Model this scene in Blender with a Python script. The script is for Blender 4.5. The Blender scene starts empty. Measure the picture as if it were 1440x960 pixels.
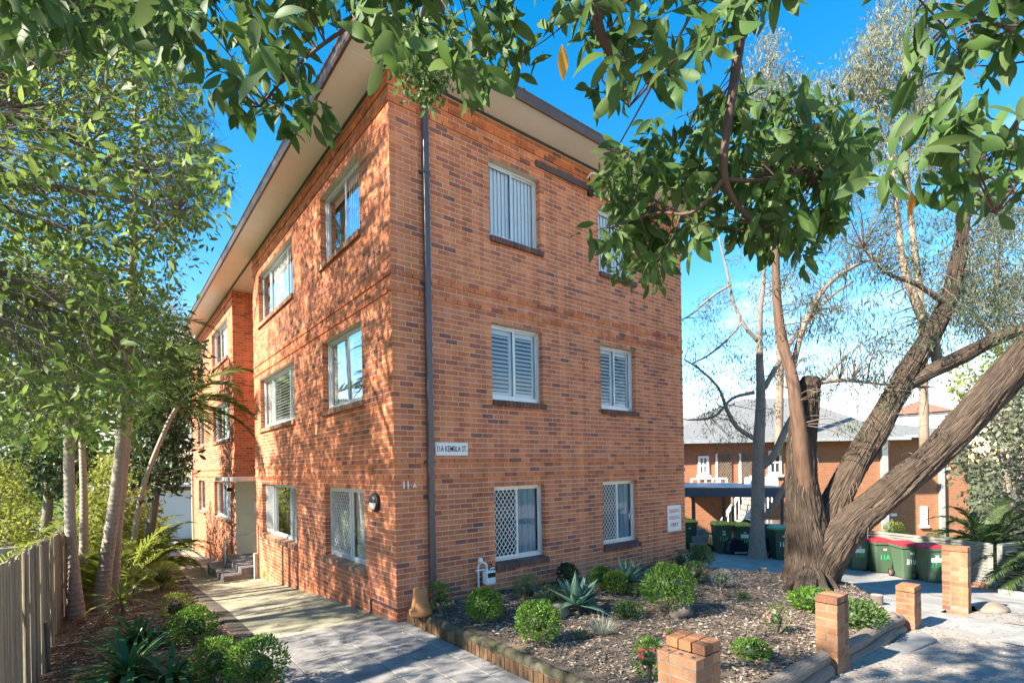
import bpy, math, random
import numpy as np
from mathutils import Vector, Matrix, noise as mnoise
sc = bpy.context.scene
COL = sc.collection
rng = np.random.default_rng(7)
random.seed(7)

# ---------------------------------------------------------------- camera
F_PX, TH, CY, ROLL = 723.70, 0.8977, 657.34, math.radians(-1.0)
CAM = np.array([-3.5348, -7.3451, 2.3578])
Rv = np.array([math.sin(TH), -math.cos(TH), 0.0]); Fv = np.array([math.cos(TH), math.sin(TH), 0.0]); Uv = np.array([0, 0, 1.0])
cr, sr = math.cos(ROLL), math.sin(ROLL)
cam = bpy.data.cameras.new('camera'); cam_o = bpy.data.objects.new('camera', cam); COL.objects.link(cam_o)
cam.sensor_width = 36; cam.sensor_fit = 'HORIZONTAL'; cam.lens = F_PX / 1440 * 36
cam.shift_y = (CY - 480) / 1440; cam.clip_start = 0.05; cam.clip_end = 2000
rc, uc = cr * Rv + sr * Uv, -sr * Rv + cr * Uv
M = Matrix.Identity(4)
for i in range(3):
    M[i][0] = rc[i]; M[i][1] = uc[i]; M[i][2] = -Fv[i]; M[i][3] = CAM[i]
cam_o.matrix_world = M
sc.camera = cam_o
# ---------------------------------------------------------------- sky, sun, exposure
SUN_EL = math.radians(37); SUN_AZ = np.array([-1.0, 0.16])
SUN_AZ /= np.linalg.norm(SUN_AZ)
SUN = np.array([SUN_AZ[0] * math.cos(SUN_EL), SUN_AZ[1] * math.cos(SUN_EL), math.sin(SUN_EL)])
world = bpy.data.worlds.new('World'); sc.world = world; world.use_nodes = True
nt = world.node_tree; nt.nodes.clear()
wo = nt.nodes.new('ShaderNodeOutputWorld'); bg = nt.nodes.new('ShaderNodeBackground')
sky = nt.nodes.new('ShaderNodeTexSky'); sky.sky_type = 'NISHITA'; sky.sun_disc = False
sky.sun_elevation = SUN_EL; sky.sun_rotation = math.atan2(SUN[0], SUN[1]); sky.air_density = 1.0; sky.dust_density = 0.0; sky.ozone_density = 2.5
hs = nt.nodes.new('ShaderNodeHueSaturation'); hs.inputs['Saturation'].default_value = 1.42; hs.inputs['Hue'].default_value = 0.5
tc = nt.nodes.new('ShaderNodeTexCoord'); mp = nt.nodes.new('ShaderNodeMapping'); mp.inputs['Scale'].default_value = (1.2, 1.2, 5.5)
nz = nt.nodes.new('ShaderNodeTexNoise'); nz.inputs['Scale'].default_value = 2.3; nz.inputs['Detail'].default_value = 7; nz.inputs['Roughness'].default_value = .6
cr_ = nt.nodes.new('ShaderNodeValToRGB'); cr_.color_ramp.elements[0].position = .53; cr_.color_ramp.elements[1].position = .74
cr_.color_ramp.elements[1].color = (.6, .6, .6, 1)
mx = nt.nodes.new('ShaderNodeMix'); mx.data_type = 'RGBA'; mx.inputs['B'].default_value = (7.0, 7.2, 7.4, 1)
nt.links.new(tc.outputs['Generated'], mp.inputs['Vector']); nt.links.new(mp.outputs[0], nz.inputs['Vector'])
nt.links.new(nz.outputs['Fac'], cr_.inputs[0])
sx_ = nt.nodes.new('ShaderNodeSeparateXYZ'); nt.links.new(tc.outputs['Generated'], sx_.inputs[0])
mr_ = nt.nodes.new('ShaderNodeMapRange'); mr_.inputs[1].default_value = .15; mr_.inputs[2].default_value = .5; mr_.inputs[3].default_value = 1; mr_.inputs[4].default_value = 0; nt.links.new(sx_.outputs[2], mr_.inputs[0])
mm_ = nt.nodes.new('ShaderNodeMath'); mm_.operation = 'MULTIPLY'; nt.links.new(mr_.outputs[0], mm_.inputs[0]); nt.links.new(cr_.outputs[0], mm_.inputs[1]); nt.links.new(mm_.outputs[0], mx.inputs['Factor'])
wb = nt.nodes.new('ShaderNodeMix'); wb.data_type = 'RGBA'; wb.blend_type = 'MULTIPLY'; wb.inputs['Factor'].default_value = 1; wb.inputs['B'].default_value = (1.34, .90, .76, 1)   # warm white balance
nt.links.new(sky.outputs[0], hs.inputs['Color']); nt.links.new(hs.outputs[0], wb.inputs['A']); nt.links.new(wb.outputs['Result'], mx.inputs['A']); nt.links.new(mx.outputs['Result'], bg.inputs['Color'])
nt.links.new(bg.outputs[0], wo.inputs[0]); bg.inputs['Strength'].default_value = 0.075
sl = bpy.data.lights.new('sun', 'SUN'); sl.energy = 2.95; sl.angle = math.radians(.9); sl.color = (1, .90, .75)
so = bpy.data.objects.new('sun', sl); COL.objects.link(so); so.rotation_euler = Vector(-SUN).to_track_quat('-Z', 'Y').to_euler(); so.location = (-20, 0, 20)
sc.view_settings.view_transform = 'Standard'; sc.view_settings.look = 'None'; sc.view_settings.gamma = 1
sc.view_settings.use_curve_mapping = False; sc.view_settings.exposure = 2.7
sc.cycles.max_bounces = 6; sc.cycles.transparent_max_bounces = 10

# ---------------------------------------------------------------- pixel helpers
def ray(x, y):
    dx, dy = x - 720, y - CY
    a, b = cr * dx + sr * dy, -sr * dx + cr * dy
    return Fv + Rv * a / F_PX - Uv * b / F_PX
def at(x, y, z=None, w=None, X=None, Y=None):
    d = ray(x, y)
    if z is not None: t = (z - CAM[2]) / d[2]
    elif w is not None: t = w
    elif X is not None: t = (X - CAM[0]) / d[0]
    else: t = (Y - CAM[1]) / d[1]
    return CAM + d * t
def pr(P):
    P = np.atleast_2d(P) - CAM
    w = P @ Fv; x = F_PX * (P @ Rv) / w; y = -F_PX * P[:, 2] / w
    return 720 + cr * x - sr * y, CY + sr * x + cr * y, w
def gp(x, y, zf):
    z = 0.0
    for _ in range(12):
        p = at(x, y, z=z); z = zf(p[0], p[1])
    return np.array([p[0], p[1], z])

# ---------------------------------------------------------------- materials
MATS = {}
def _nt(name):
    m = bpy.data.materials.new(name); m.use_nodes = True; MATS[name] = m
    n = m.node_tree.nodes; l = m.node_tree.links
    return m, n, l, n['Principled BSDF']
def ramp(n, cols, interp='LINEAR'):
    r = n.new('ShaderNodeValToRGB'); r.color_ramp.interpolation = interp
    e = r.color_ramp.elements
    k = len(cols)
    e[0].color = (*cols[0], 1); e[0].position = 0
    e[1].color = (*cols[-1], 1); e[1].position = 1
    for i in range(1, k - 1):
        q = e.new(i / (k - 1)); q.color = (*cols[i], 1)
    return r
def pm(name, cols, rough=.8, scale=4, detail=6, bump=.3, bscale=60, bdist=.01, spec=.3, metal=0, stretch=(1, 1, 1), attr=None, lo=.3, hi=.7):
    """noise between colours + fine bump, in world position (or along bark coordinates)"""
    m, n, l, b = _nt(name)
    if attr:
        g = n.new('ShaderNodeAttribute'); g.attribute_name = attr; src = g.outputs['Vector']
    else:
        g = n.new('ShaderNodeNewGeometry'); src = g.outputs['Position']
    mp = n.new('ShaderNodeMapping'); mp.inputs['Scale'].default_value = stretch; l.new(src, mp.inputs['Vector'])
    t = n.new('ShaderNodeTexNoise'); t.inputs['Scale'].default_value = scale; t.inputs['Detail'].default_value = detail; l.new(mp.outputs[0], t.inputs['Vector'])
    mr = n.new('ShaderNodeMapRange'); mr.inputs[1].default_value = lo; mr.inputs[2].default_value = hi; l.new(t.outputs['Fac'], mr.inputs[0])
    r = ramp(n, cols); l.new(mr.outputs[0], r.inputs[0]); l.new(r.outputs[0], b.inputs['Base Color'])
    if bump:
        t2 = n.new('ShaderNodeTexNoise'); t2.inputs['Scale'].default_value = bscale; t2.inputs['Detail'].default_value = 4; l.new(mp.outputs[0], t2.inputs['Vector'])
        bp = n.new('ShaderNodeBump'); bp.inputs['Strength'].default_value = bump; bp.inputs['Distance'].default_value = bdist
        l.new(t2.outputs['Fac'], bp.inputs['Height']); l.new(bp.outputs[0], b.inputs['Normal'])
    b.inputs['Roughness'].default_value = rough; b.inputs['Specular IOR Level'].default_value = spec; b.inputs['Metallic'].default_value = metal
    return m
def rand_src(n, obj):
    if obj:
        g = n.new('ShaderNodeObjectInfo'); return g.outputs['Random']
    g = n.new('ShaderNodeNewGeometry'); return g.outputs['Random Per Island']
def brickmat(name, cols, obj=False, speck=.5, rough=.85):
    m, n, l, b = _nt(name)
    r = ramp(n, cols); l.new(rand_src(n, obj), r.inputs[0])
    g = n.new('ShaderNodeNewGeometry')
    t = n.new('ShaderNodeTexNoise'); t.inputs['Scale'].default_value = 55; t.inputs['Detail'].default_value = 5; l.new(g.outputs['Position'], t.inputs['Vector'])
    t3 = n.new('ShaderNodeTexNoise'); t3.inputs['Scale'].default_value = .9; t3.inputs['Detail'].default_value = 3; l.new(g.outputs['Position'], t3.inputs['Vector'])
    a = n.new('ShaderNodeMath'); a.operation = 'MULTIPLY_ADD'; a.inputs[1].default_value = speck; a.inputs[2].default_value = 1 - speck * .5 - .12; l.new(t.outputs['Fac'], a.inputs[0])
    a2 = n.new('ShaderNodeMath'); a2.operation = 'MULTIPLY_ADD'; a2.inputs[1].default_value = .5; l.new(t3.outputs['Fac'], a2.inputs[0]); l.new(a.outputs[0], a2.inputs[2])
    # rain streaks and patches of old repair
    mq = n.new('ShaderNodeMapping'); mq.inputs['Scale'].default_value = (4.5, 4.5, .32); l.new(g.outputs['Position'], mq.inputs[0])
    t4 = n.new('ShaderNodeTexNoise'); t4.inputs['Scale'].default_value = 1; t4.inputs['Detail'].default_value = 5; l.new(mq.outputs[0], t4.inputs['Vector'])
    r4 = n.new('ShaderNodeMapRange'); r4.inputs[1].default_value = .3; r4.inputs[2].default_value = .7; r4.inputs[3].default_value = .74; r4.inputs[4].default_value = 1.22; l.new(t4.outputs['Fac'], r4.inputs[0])
    a3 = n.new('ShaderNodeMath'); a3.operation = 'MULTIPLY'; l.new(a2.outputs[0], a3.inputs[0]); l.new(r4.outputs[0], a3.inputs[1]); a2 = a3
    v = n.new('ShaderNodeHueSaturation'); l.new(r.outputs[0], v.inputs['Color']); l.new(a2.outputs[0], v.inputs['Value'])
    l.new(v.outputs[0], b.inputs['Base Color'])
    bp = n.new('ShaderNodeBump'); bp.inputs['Strength'].default_value = .5; bp.inputs['Distance'].default_value = .004
    l.new(t.outputs['Fac'], bp.inputs['Height']); l.new(bp.outputs[0], b.inputs['Normal'])
    b.inputs['Roughness'].default_value = rough; b.inputs['Specular IOR Level'].default_value = .25
    return m
def leafmat(name, cols, trans=.3, rough=.42, obj=False, tcol=None, spec=.4):
    m, n, l, b = _nt(name)
    r = ramp(n, cols); l.new(rand_src(n, obj), r.inputs[0]); l.new(r.outputs[0], b.inputs['Base Color'])
    b.inputs['Roughness'].default_value = rough; b.inputs['Specular IOR Level'].default_value = spec * .7
    tr = n.new('ShaderNodeBsdfTranslucent'); hv = n.new('ShaderNodeHueSaturation'); hv.inputs['Value'].default_value = 1.7; hv.inputs['Hue'].default_value = .485
    l.new(r.outputs[0], hv.inputs['Color']); l.new(hv.outputs[0], tr.inputs['Color'])
    mx = n.new('ShaderNodeMixShader'); mx.inputs[0].default_value = trans
    l.new(b.outputs[0], mx.inputs[1]); l.new(tr.outputs[0], mx.inputs[2]); l.new(mx.outputs[0], n['Material Output'].inputs[0])
    return m
def flat(name, col, rough=.6, spec=.4, metal=0):
    m, n, l, b = _nt(name)
    b.inputs['Base Color'].default_value = (*col, 1); b.inputs['Roughness'].default_value = rough
    b.inputs['Specular IOR Level'].default_value = spec; b.inputs['Metallic'].default_value = metal
    return m
def glassmat(name, tint=(.75, .82, .85), boost=.12):
    m, n, l, b = _nt(name); n.remove(b)
    t = n.new('ShaderNodeBsdfTransparent'); t.inputs[0].default_value = (*tint, 1)
    g = n.new('ShaderNodeBsdfGlossy'); g.inputs['Roughness'].default_value = .02; g.inputs[0].default_value = (.9, .95, 1, 1)
    fr = n.new('ShaderNodeFresnel'); fr.inputs[0].default_value = 1.5
    a = n.new('ShaderNodeMath'); a.operation = 'MULTIPLY_ADD'; a.inputs[1].default_value = .62; a.inputs[2].default_value = boost; l.new(fr.outputs[0], a.inputs[0])
    mx = n.new('ShaderNodeMixShader'); l.new(a.outputs[0], mx.inputs[0]); l.new(t.outputs[0], mx.inputs[1]); l.new(g.outputs[0], mx.inputs[2])
    l.new(mx.outputs[0], n['Material Output'].inputs[0])
    return m

BR = [(.21, .085, .062), (.34, .108, .06), (.46, .138, .062), (.53, .170, .070), (.41, .122, .058), (.56, .19, .078), (.48, .15, .066), (.57, .21, .09), (.38, .115, .06), (.55, .19, .095), (.52, .17, .068)]
brickmat('brick_wall', BR); brickmat('brick_single', BR, obj=True)
PB = [(.19, .088, .045), (.27, .128, .062), (.22, .10, .052), (.28, .15, .085), (.14, .065, .04)]
brickmat('pillar_brick', PB, obj=True, speck=.9)
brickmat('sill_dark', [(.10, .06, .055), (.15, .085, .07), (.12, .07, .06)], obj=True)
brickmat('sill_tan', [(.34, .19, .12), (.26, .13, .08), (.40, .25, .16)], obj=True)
brickmat('edge_brick', [(.13, .07, .035), (.085, .052, .03), (.18, .11, .06)], obj=True)
pm('mortar', [(.53, .45, .36), (.64, .55, .44)], rough=.95, scale=6, bump=.3, bscale=120, bdist=.004)
pm('mortar_grey', [(.16, .14, .11), (.23, .20, .16)], rough=.95, scale=8, bump=.3, bscale=120, bdist=.004)
pm('concrete', [(.24, .235, .20), (.34, .33, .28), (.29, .28, .22)], rough=.9, scale=1.6, bump=.35, bscale=90, bdist=.004)
pm('concrete_mossy', [(.20, .20, .13), (.33, .31, .22), (.37, .35, .28)], rough=.9, scale=1.1, bump=.35, bscale=90, bdist=.004)
pm('concrete_blue', [(.15, .148, .14), (.29, .285, .27), (.22, .215, .205), (.33, .322, .30)], rough=.9, scale=1.1, bump=.35, bscale=90, bdist=.004)
pm('pale_concrete', [(.40, .35, .27), (.48, .42, .33)], rough=.9, scale=.8, bump=.2)
pm('dark_brown', [(.07, .06, .05), (.12, .105, .085)], rough=.9, scale=5)
pm('step_paint', [(.17, .15, .16), (.23, .21, .21)], rough=.7, scale=6, bump=.15)
pm('soil', [(.06, .045, .034), (.15, .115, .085), (.10, .075, .055)], rough=.95, scale=7, bump=.8, bscale=45, bdist=.03)
pm('dirt', [(.17, .15, .13), (.31, .275, .24), (.24, .21, .18)], rough=.95, scale=3.5, bump=.8, bscale=35, bdist=.03)
pm('grass_ground', [(.05, .075, .02), (.11, .13, .04), (.10, .085, .045)], rough=.95, scale=2, bump=.8, bscale=40, bdist=.03)
pm('soffit', [(.84, .83, .75), (.88, .86, .78)], rough=.7, scale=2, bump=0)
pm('cream_paint', [(.62, .59, .48), (.70, .66, .54)], rough=.6, scale=3, bump=.1)
pm('gutter_brown', [(.075, .055, .055), (.10, .075, .072)], rough=.35, scale=4, bump=0, spec=.5)
pm('pipe_brown', [(.072, .062, .070), (.095, .08, .088)], rough=.35, scale=4, bump=0, spec=.5)
pm('roof_tile', [(.16, .075, .055), (.22, .10, .07)], rough=.85, scale=8)
pm('roof_grey', [(.13, .135, .135), (.19, .195, .195)], rough=.8, scale=6, bump=.3, bscale=8, bdist=.03)
pm('neighbour_wall', [(.22, .092, .048), (.33, .13, .06), (.27, .108, .052)], rough=.85, scale=1.5, bump=.3, bscale=30)
# far brickwork and roof tiling too small to model piece by piece
m_, n_, l_, b_ = MATS['neighbour_wall'], MATS['neighbour_wall'].node_tree.nodes, MATS['neighbour_wall'].node_tree.links, MATS['neighbour_wall'].node_tree.nodes['Principled BSDF']
g_ = n_.new('ShaderNodeNewGeometry'); d_ = n_.new('ShaderNodeVectorMath'); d_.operation = 'DOT_PRODUCT'; d_.inputs[1].default_value = (.92, -.40, 0); l_.new(g_.outputs['Position'], d_.inputs[0])
s_ = n_.new('ShaderNodeSeparateXYZ'); l_.new(g_.outputs['Position'], s_.inputs[0]); c_ = n_.new('ShaderNodeCombineXYZ'); l_.new(d_.outputs['Value'], c_.inputs[0]); l_.new(s_.outputs[2], c_.inputs[1])
k_ = n_.new('ShaderNodeTexBrick'); k_.inputs['Scale'].default_value = 1; k_.inputs['Brick Width'].default_value = .24; k_.inputs['Row Height'].default_value = .086; k_.inputs['Mortar Size'].default_value = .012
k_.inputs['Color1'].default_value = (.25, .098, .05, 1); k_.inputs['Color2'].default_value = (.38, .15, .068, 1); k_.inputs['Mortar'].default_value = (.34, .24, .17, 1); l_.new(c_.outputs[0], k_.inputs['Vector'])
x_ = n_.new('ShaderNodeMix'); x_.data_type = 'RGBA'; x_.inputs['Factor'].default_value = .6; old_ = b_.inputs['Base Color'].links[0].from_socket
l_.new(old_, x_.inputs['A']); l_.new(k_.outputs['Color'], x_.inputs['B']); l_.new(x_.outputs['Result'], b_.inputs['Base Color'])
n_, l_ = MATS['roof_grey'].node_tree.nodes, MATS['roof_grey'].node_tree.links; b_ = n_['Principled BSDF']
w_ = n_.new('ShaderNodeTexWave'); w_.bands_direction = 'Z'; w_.inputs['Scale'].default_value = 2.2; w_.inputs['Distortion'].default_value = .4; w_.wave_profile = 'SAW'; g_ = n_.new('ShaderNodeNewGeometry'); l_.new(g_.outputs['Position'], w_.inputs['Vector'])
p_ = n_.new('ShaderNodeBump'); p_.inputs['Distance'].default_value = .06; p_.inputs['Strength'].default_value = .8; l_.new(w_.outputs['Fac'], p_.inputs['Height']); l_.new(p_.outputs[0], b_.inputs['Normal'])
pm('aluminium', [(.58, .60, .60), (.66, .68, .68)], rough=.4, scale=3, bump=0, metal=.3)
pm('galvanised', [(.45, .48, .48), (.60, .62, .62)], rough=.4, scale=6, bump=0, metal=.6)
flat('white_paint', (.78, .78, .76), .5); flat('shutter_white', (.74, .75, .74), .55); flat('blind', (.84, .86, .87), .8)
flat('curtain', (.68, .72, .72), .9); flat('pane_blue', (.30, .40, .48), .8); flat('room_dark', (.035, .045, .055), .9); flat('room_blue', (.13, .19, .24), .9)
flat('black_plastic', (.018, .018, .02), .4); flat('sign_white', (.76, .76, .74), .45); flat('sign_black', (.02, .02, .02), .6)
flat('sign_red', (.55, .06, .05), .6); flat('sign_red_faded', (.70, .30, .28), .6); flat('lamp_opal', (.75, .75, .72), .35); flat('wire', (.03, .03, .03), .6)
glassmat('glass', (.88, .92, .93), .03); glassmat('glass_far', (.4, .5, .55), .25)
pm('terracotta', [(.40, .16, .06), (.50, .22, .085)], rough=.85, scale=9, bump=.15)
pm('stone', [(.10, .085, .075), (.20, .17, .14)], rough=.9, scale=6, bump=.5, bscale=30)
pm('stone_green', [(.14, .13, .085), (.21, .19, .13)], rough=.9, scale=6, bump=.4, bscale=30)
pm('mossy_cap', [(.03, .027, .02), (.10, .085, .058), (.055, .055, .028), (.17, .145, .105)], rough=.95, scale=5, bump=.7, bscale=40, bdist=.02)
pm('slab', [(.13, .135, .14), (.20, .20, .205)], rough=.9, scale=5, bump=.3)
pm('log_wood', [(.10, .08, .065), (.22, .18, .15), (.15, .12, .10)], rough=.9, scale=3, stretch=(18, 18, 1.2), attr='bk', bump=.8, bscale=6, bdist=.02)
pm('log_end', [(.30, .25, .20), (.42, .36, .29)], rough=.9, scale=8)
m_, n_, l_, b_ = _nt('paling')
r_ = ramp(n_, [(.16, .125, .09), (.30, .245, .175), (.22, .185, .14), (.40, .33, .20), (.18, .15, .115)]); l_.new(rand_src(n_, True), r_.inputs[0])
g_ = n_.new('ShaderNodeNewGeometry'); mp_ = n_.new('ShaderNodeMapping'); mp_.inputs['Scale'].default_value = (60, 60, 2.5); l_.new(g_.outputs['Position'], mp_.inputs[0])
t_ = n_.new('ShaderNodeTexNoise'); t_.inputs['Scale'].default_value = 1.0; t_.inputs['Detail'].default_value = 5; l_.new(mp_.outputs[0], t_.inputs['Vector'])
h_ = n_.new('ShaderNodeHueSaturation'); a_ = n_.new('ShaderNodeMath'); a_.operation = 'MULTIPLY_ADD'; a_.inputs[1].default_value = 1.5; a_.inputs[2].default_value = .25
l_.new(t_.outputs['Fac'], a_.inputs[0]); l_.new(a_.outputs[0], h_.inputs['Value']); l_.new(r_.outputs[0], h_.inputs['Color']); l_.new(h_.outputs[0], b_.inputs['Base Color'])
bp_ = n_.new('ShaderNodeBump'); bp_.inputs['Strength'].default_value = .8; bp_.inputs['Distance'].default_value = .006; l_.new(t_.outputs['Fac'], bp_.inputs['Height']); l_.new(bp_.outputs[0], b_.inputs['Normal'])
b_.inputs['Roughness'].default_value = .9
# paving tiles: tone per tile
brickmat('paver', [(.185, .178, .172), (.225, .215, .208), (.205, .196, .188)], obj=True, speck=.25, rough=.7)
# bark
pm('bark_fibrous', [(.024, .017, .012), (.125, .09, .066), (.055, .039, .028), (.19, .145, .11)], rough=.95, scale=1.0, detail=9, stretch=(26, 26, 1.7), attr='bk', bump=1.0, bscale=1.3, bdist=.12, lo=.33, hi=.68)
pm('bark_red', [(.075, .042, .028), (.14, .082, .054), (.06, .035, .025)], rough=.8, scale=1.0, stretch=(8, 8, 1.5), attr='bk', bump=.6, bscale=3, bdist=.02)
pm('bark_grey', [(.12, .10, .08), (.25, .215, .18), (.18, .155, .13)], rough=.9, scale=1.2, stretch=(12, 12, 6), attr='bk', bump=.8, bscale=4, bdist=.02)
pm('bark_twig', [(.11, .085, .07), (.19, .15, .125)], rough=.9, scale=5, bump=0)
pm('bark_pale', [(.20, .15, .11), (.29, .22, .165)], rough=.8, scale=4, bump=.2)
pm('bark_smooth', [(.05, .03, .026), (.10, .06, .048), (.075, .045, .037)], rough=.7, scale=1.5, stretch=(8, 8, 5), attr='bk', bump=.5, bscale=6, bdist=.006)
pm('palm_trunk', [(.26, .21, .17), (.38, .33, .28), (.32, .26, .20)], rough=.85, scale=2, stretch=(3, 3, 14), attr='bk', bump=.5, bscale=3, bdist=.012)
# leaves
leafmat('leaf_big', [(.042, .095, .022), (.062, .125, .030), (.09, .155, .042), (.07, .105, .04)], .34, .55)
leafmat('leaf_big_obj', [(.042, .095, .022), (.062, .125, .030), (.09, .155, .042), (.07, .105, .04)], .34, .55, obj=True)
leafmat('leaf_yellow', [(.55, .33, .03), (.5, .22, .04)], .3, .5, obj=True)
leafmat('leaf_mid', [(.065, .125, .026), (.11, .185, .038), (.16, .235, .052), (.08, .13, .042)], .42, .5)
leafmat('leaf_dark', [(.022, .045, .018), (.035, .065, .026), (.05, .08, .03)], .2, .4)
leafmat('leaf_needle', [(.05, .08, .05), (.065, .09, .055), (.08, .10, .07)], .2, .6)
leafmat('leaf_euc', [(.085, .105, .06), (.12, .135, .085), (.15, .155, .105)], .25, .5)
leafmat('leaf_euc_dark', [(.045, .068, .035), (.075, .098, .055), (.10, .12, .07)], .25, .5)
leafmat('leaf_pale', [(.11, .13, .075), (.16, .17, .105), (.21, .205, .14)], .25, .6)
leafmat('leaf_lime', [(.12, .17, .025), (.19, .23, .04), (.26, .28, .06)], .4, .45)
leafmat('leaf_box', [(.045, .12, .016), (.08, .18, .024), (.15, .26, .035), (.065, .14, .02)], .28, .4)
leafmat('leaf_boxlime', [(.15, .24, .03), (.26, .33, .05), (.09, .16, .025)], .3, .4)
leafmat('leaf_soft', [(.07, .13, .03), (.11, .18, .05), (.06, .10, .03)], .3, .5)
leafmat('leaf_grey', [(.20, .23, .17), (.30, .33, .27), (.24, .26, .2)], .2, .6)
leafmat('leaf_agave', [(.10, .20, .14), (.13, .24, .17), (.09, .17, .13)], .1, .45, obj=True)
leafmat('leaf_strap', [(.035, .11, .038), (.055, .15, .05), (.085, .19, .065)], .25, .32, obj=True)
leafmat('leaf_spiky', [(.24, .30, .06), (.36, .40, .12), (.18, .26, .06)], .3, .4, obj=True)
leafmat('leaf_palm', [(.05, .095, .025), (.08, .13, .035), (.11, .15, .05)], .3, .4)
leafmat('leaf_cane', [(.14, .19, .03), (.22, .26, .05), (.10, .15, .03)], .4, .4)
leafmat('flower_red', [(.50, .02, .03), (.60, .08, .10)], .2, .5); leafmat('flower_pink', [(.62, .12, .16), (.72, .35, .36)], .2, .5)
leafmat('chips', [(.05, .038, .03), (.12, .09, .068), (.21, .165, .13), (.36, .31, .26), (.15, .115, .09)], .0, .9)
leafmat('chips_red', [(.06, .03, .02), (.16, .08, .05), (.25, .15, .10), (.34, .27, .21)], .0, .9)
leafmat('litter', [(.16, .13, .11), (.28, .25, .22), (.36, .33, .29), (.20, .14, .10)], .0, .9)

# ---------------------------------------------------------------- mesh helpers
ORG = {}
def setp(o, **k):
    for a, b in k.items(): o[a] = b
def link(o, parent=None):
    COL.objects.link(o)
    if parent is not None:
        o.parent = parent; ORG[o.name] = ORG.get(parent.name, np.zeros(3))
    return o
def thing(name, label, cat, loc=(0, 0, 0), group=None, rot=0):
    o = bpy.data.objects.new(name, None); o.empty_display_size = .1; COL.objects.link(o)
    o.location = loc; o.rotation_euler = (0, 0, rot); ORG[o.name] = np.array(loc, float)
    o['label'] = label; o['category'] = cat
    if group: o['group'] = group
    return o
def tag(o, label, cat, group=None):
    o['label'] = label; o['category'] = cat
    if group: o['group'] = group
    return o
def norm(v):
    v = np.asarray(v, float); return v / (np.linalg.norm(v) + 1e-12)
def spline(pts, n=6):
    """Catmull-Rom through rows [x,y,z,r...]"""
    P = np.asarray(pts, float)
    if len(P) < 3: return P
    Q = np.vstack([2 * P[0] - P[1], P, 2 * P[-1] - P[-2]]); out = []
    for i in range(1, len(Q) - 2):
        for k in range(n):
            t = k / n; a, b, c, d = Q[i - 1], Q[i], Q[i + 1], Q[i + 2]
            out.append(.5 * (2 * b + (c - a) * t + (2 * a - 5 * b + 4 * c - d) * t * t + (3 * b - a - 3 * c + d) * t ** 3))
    out.append(P[-1]); return np.array(out)
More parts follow.
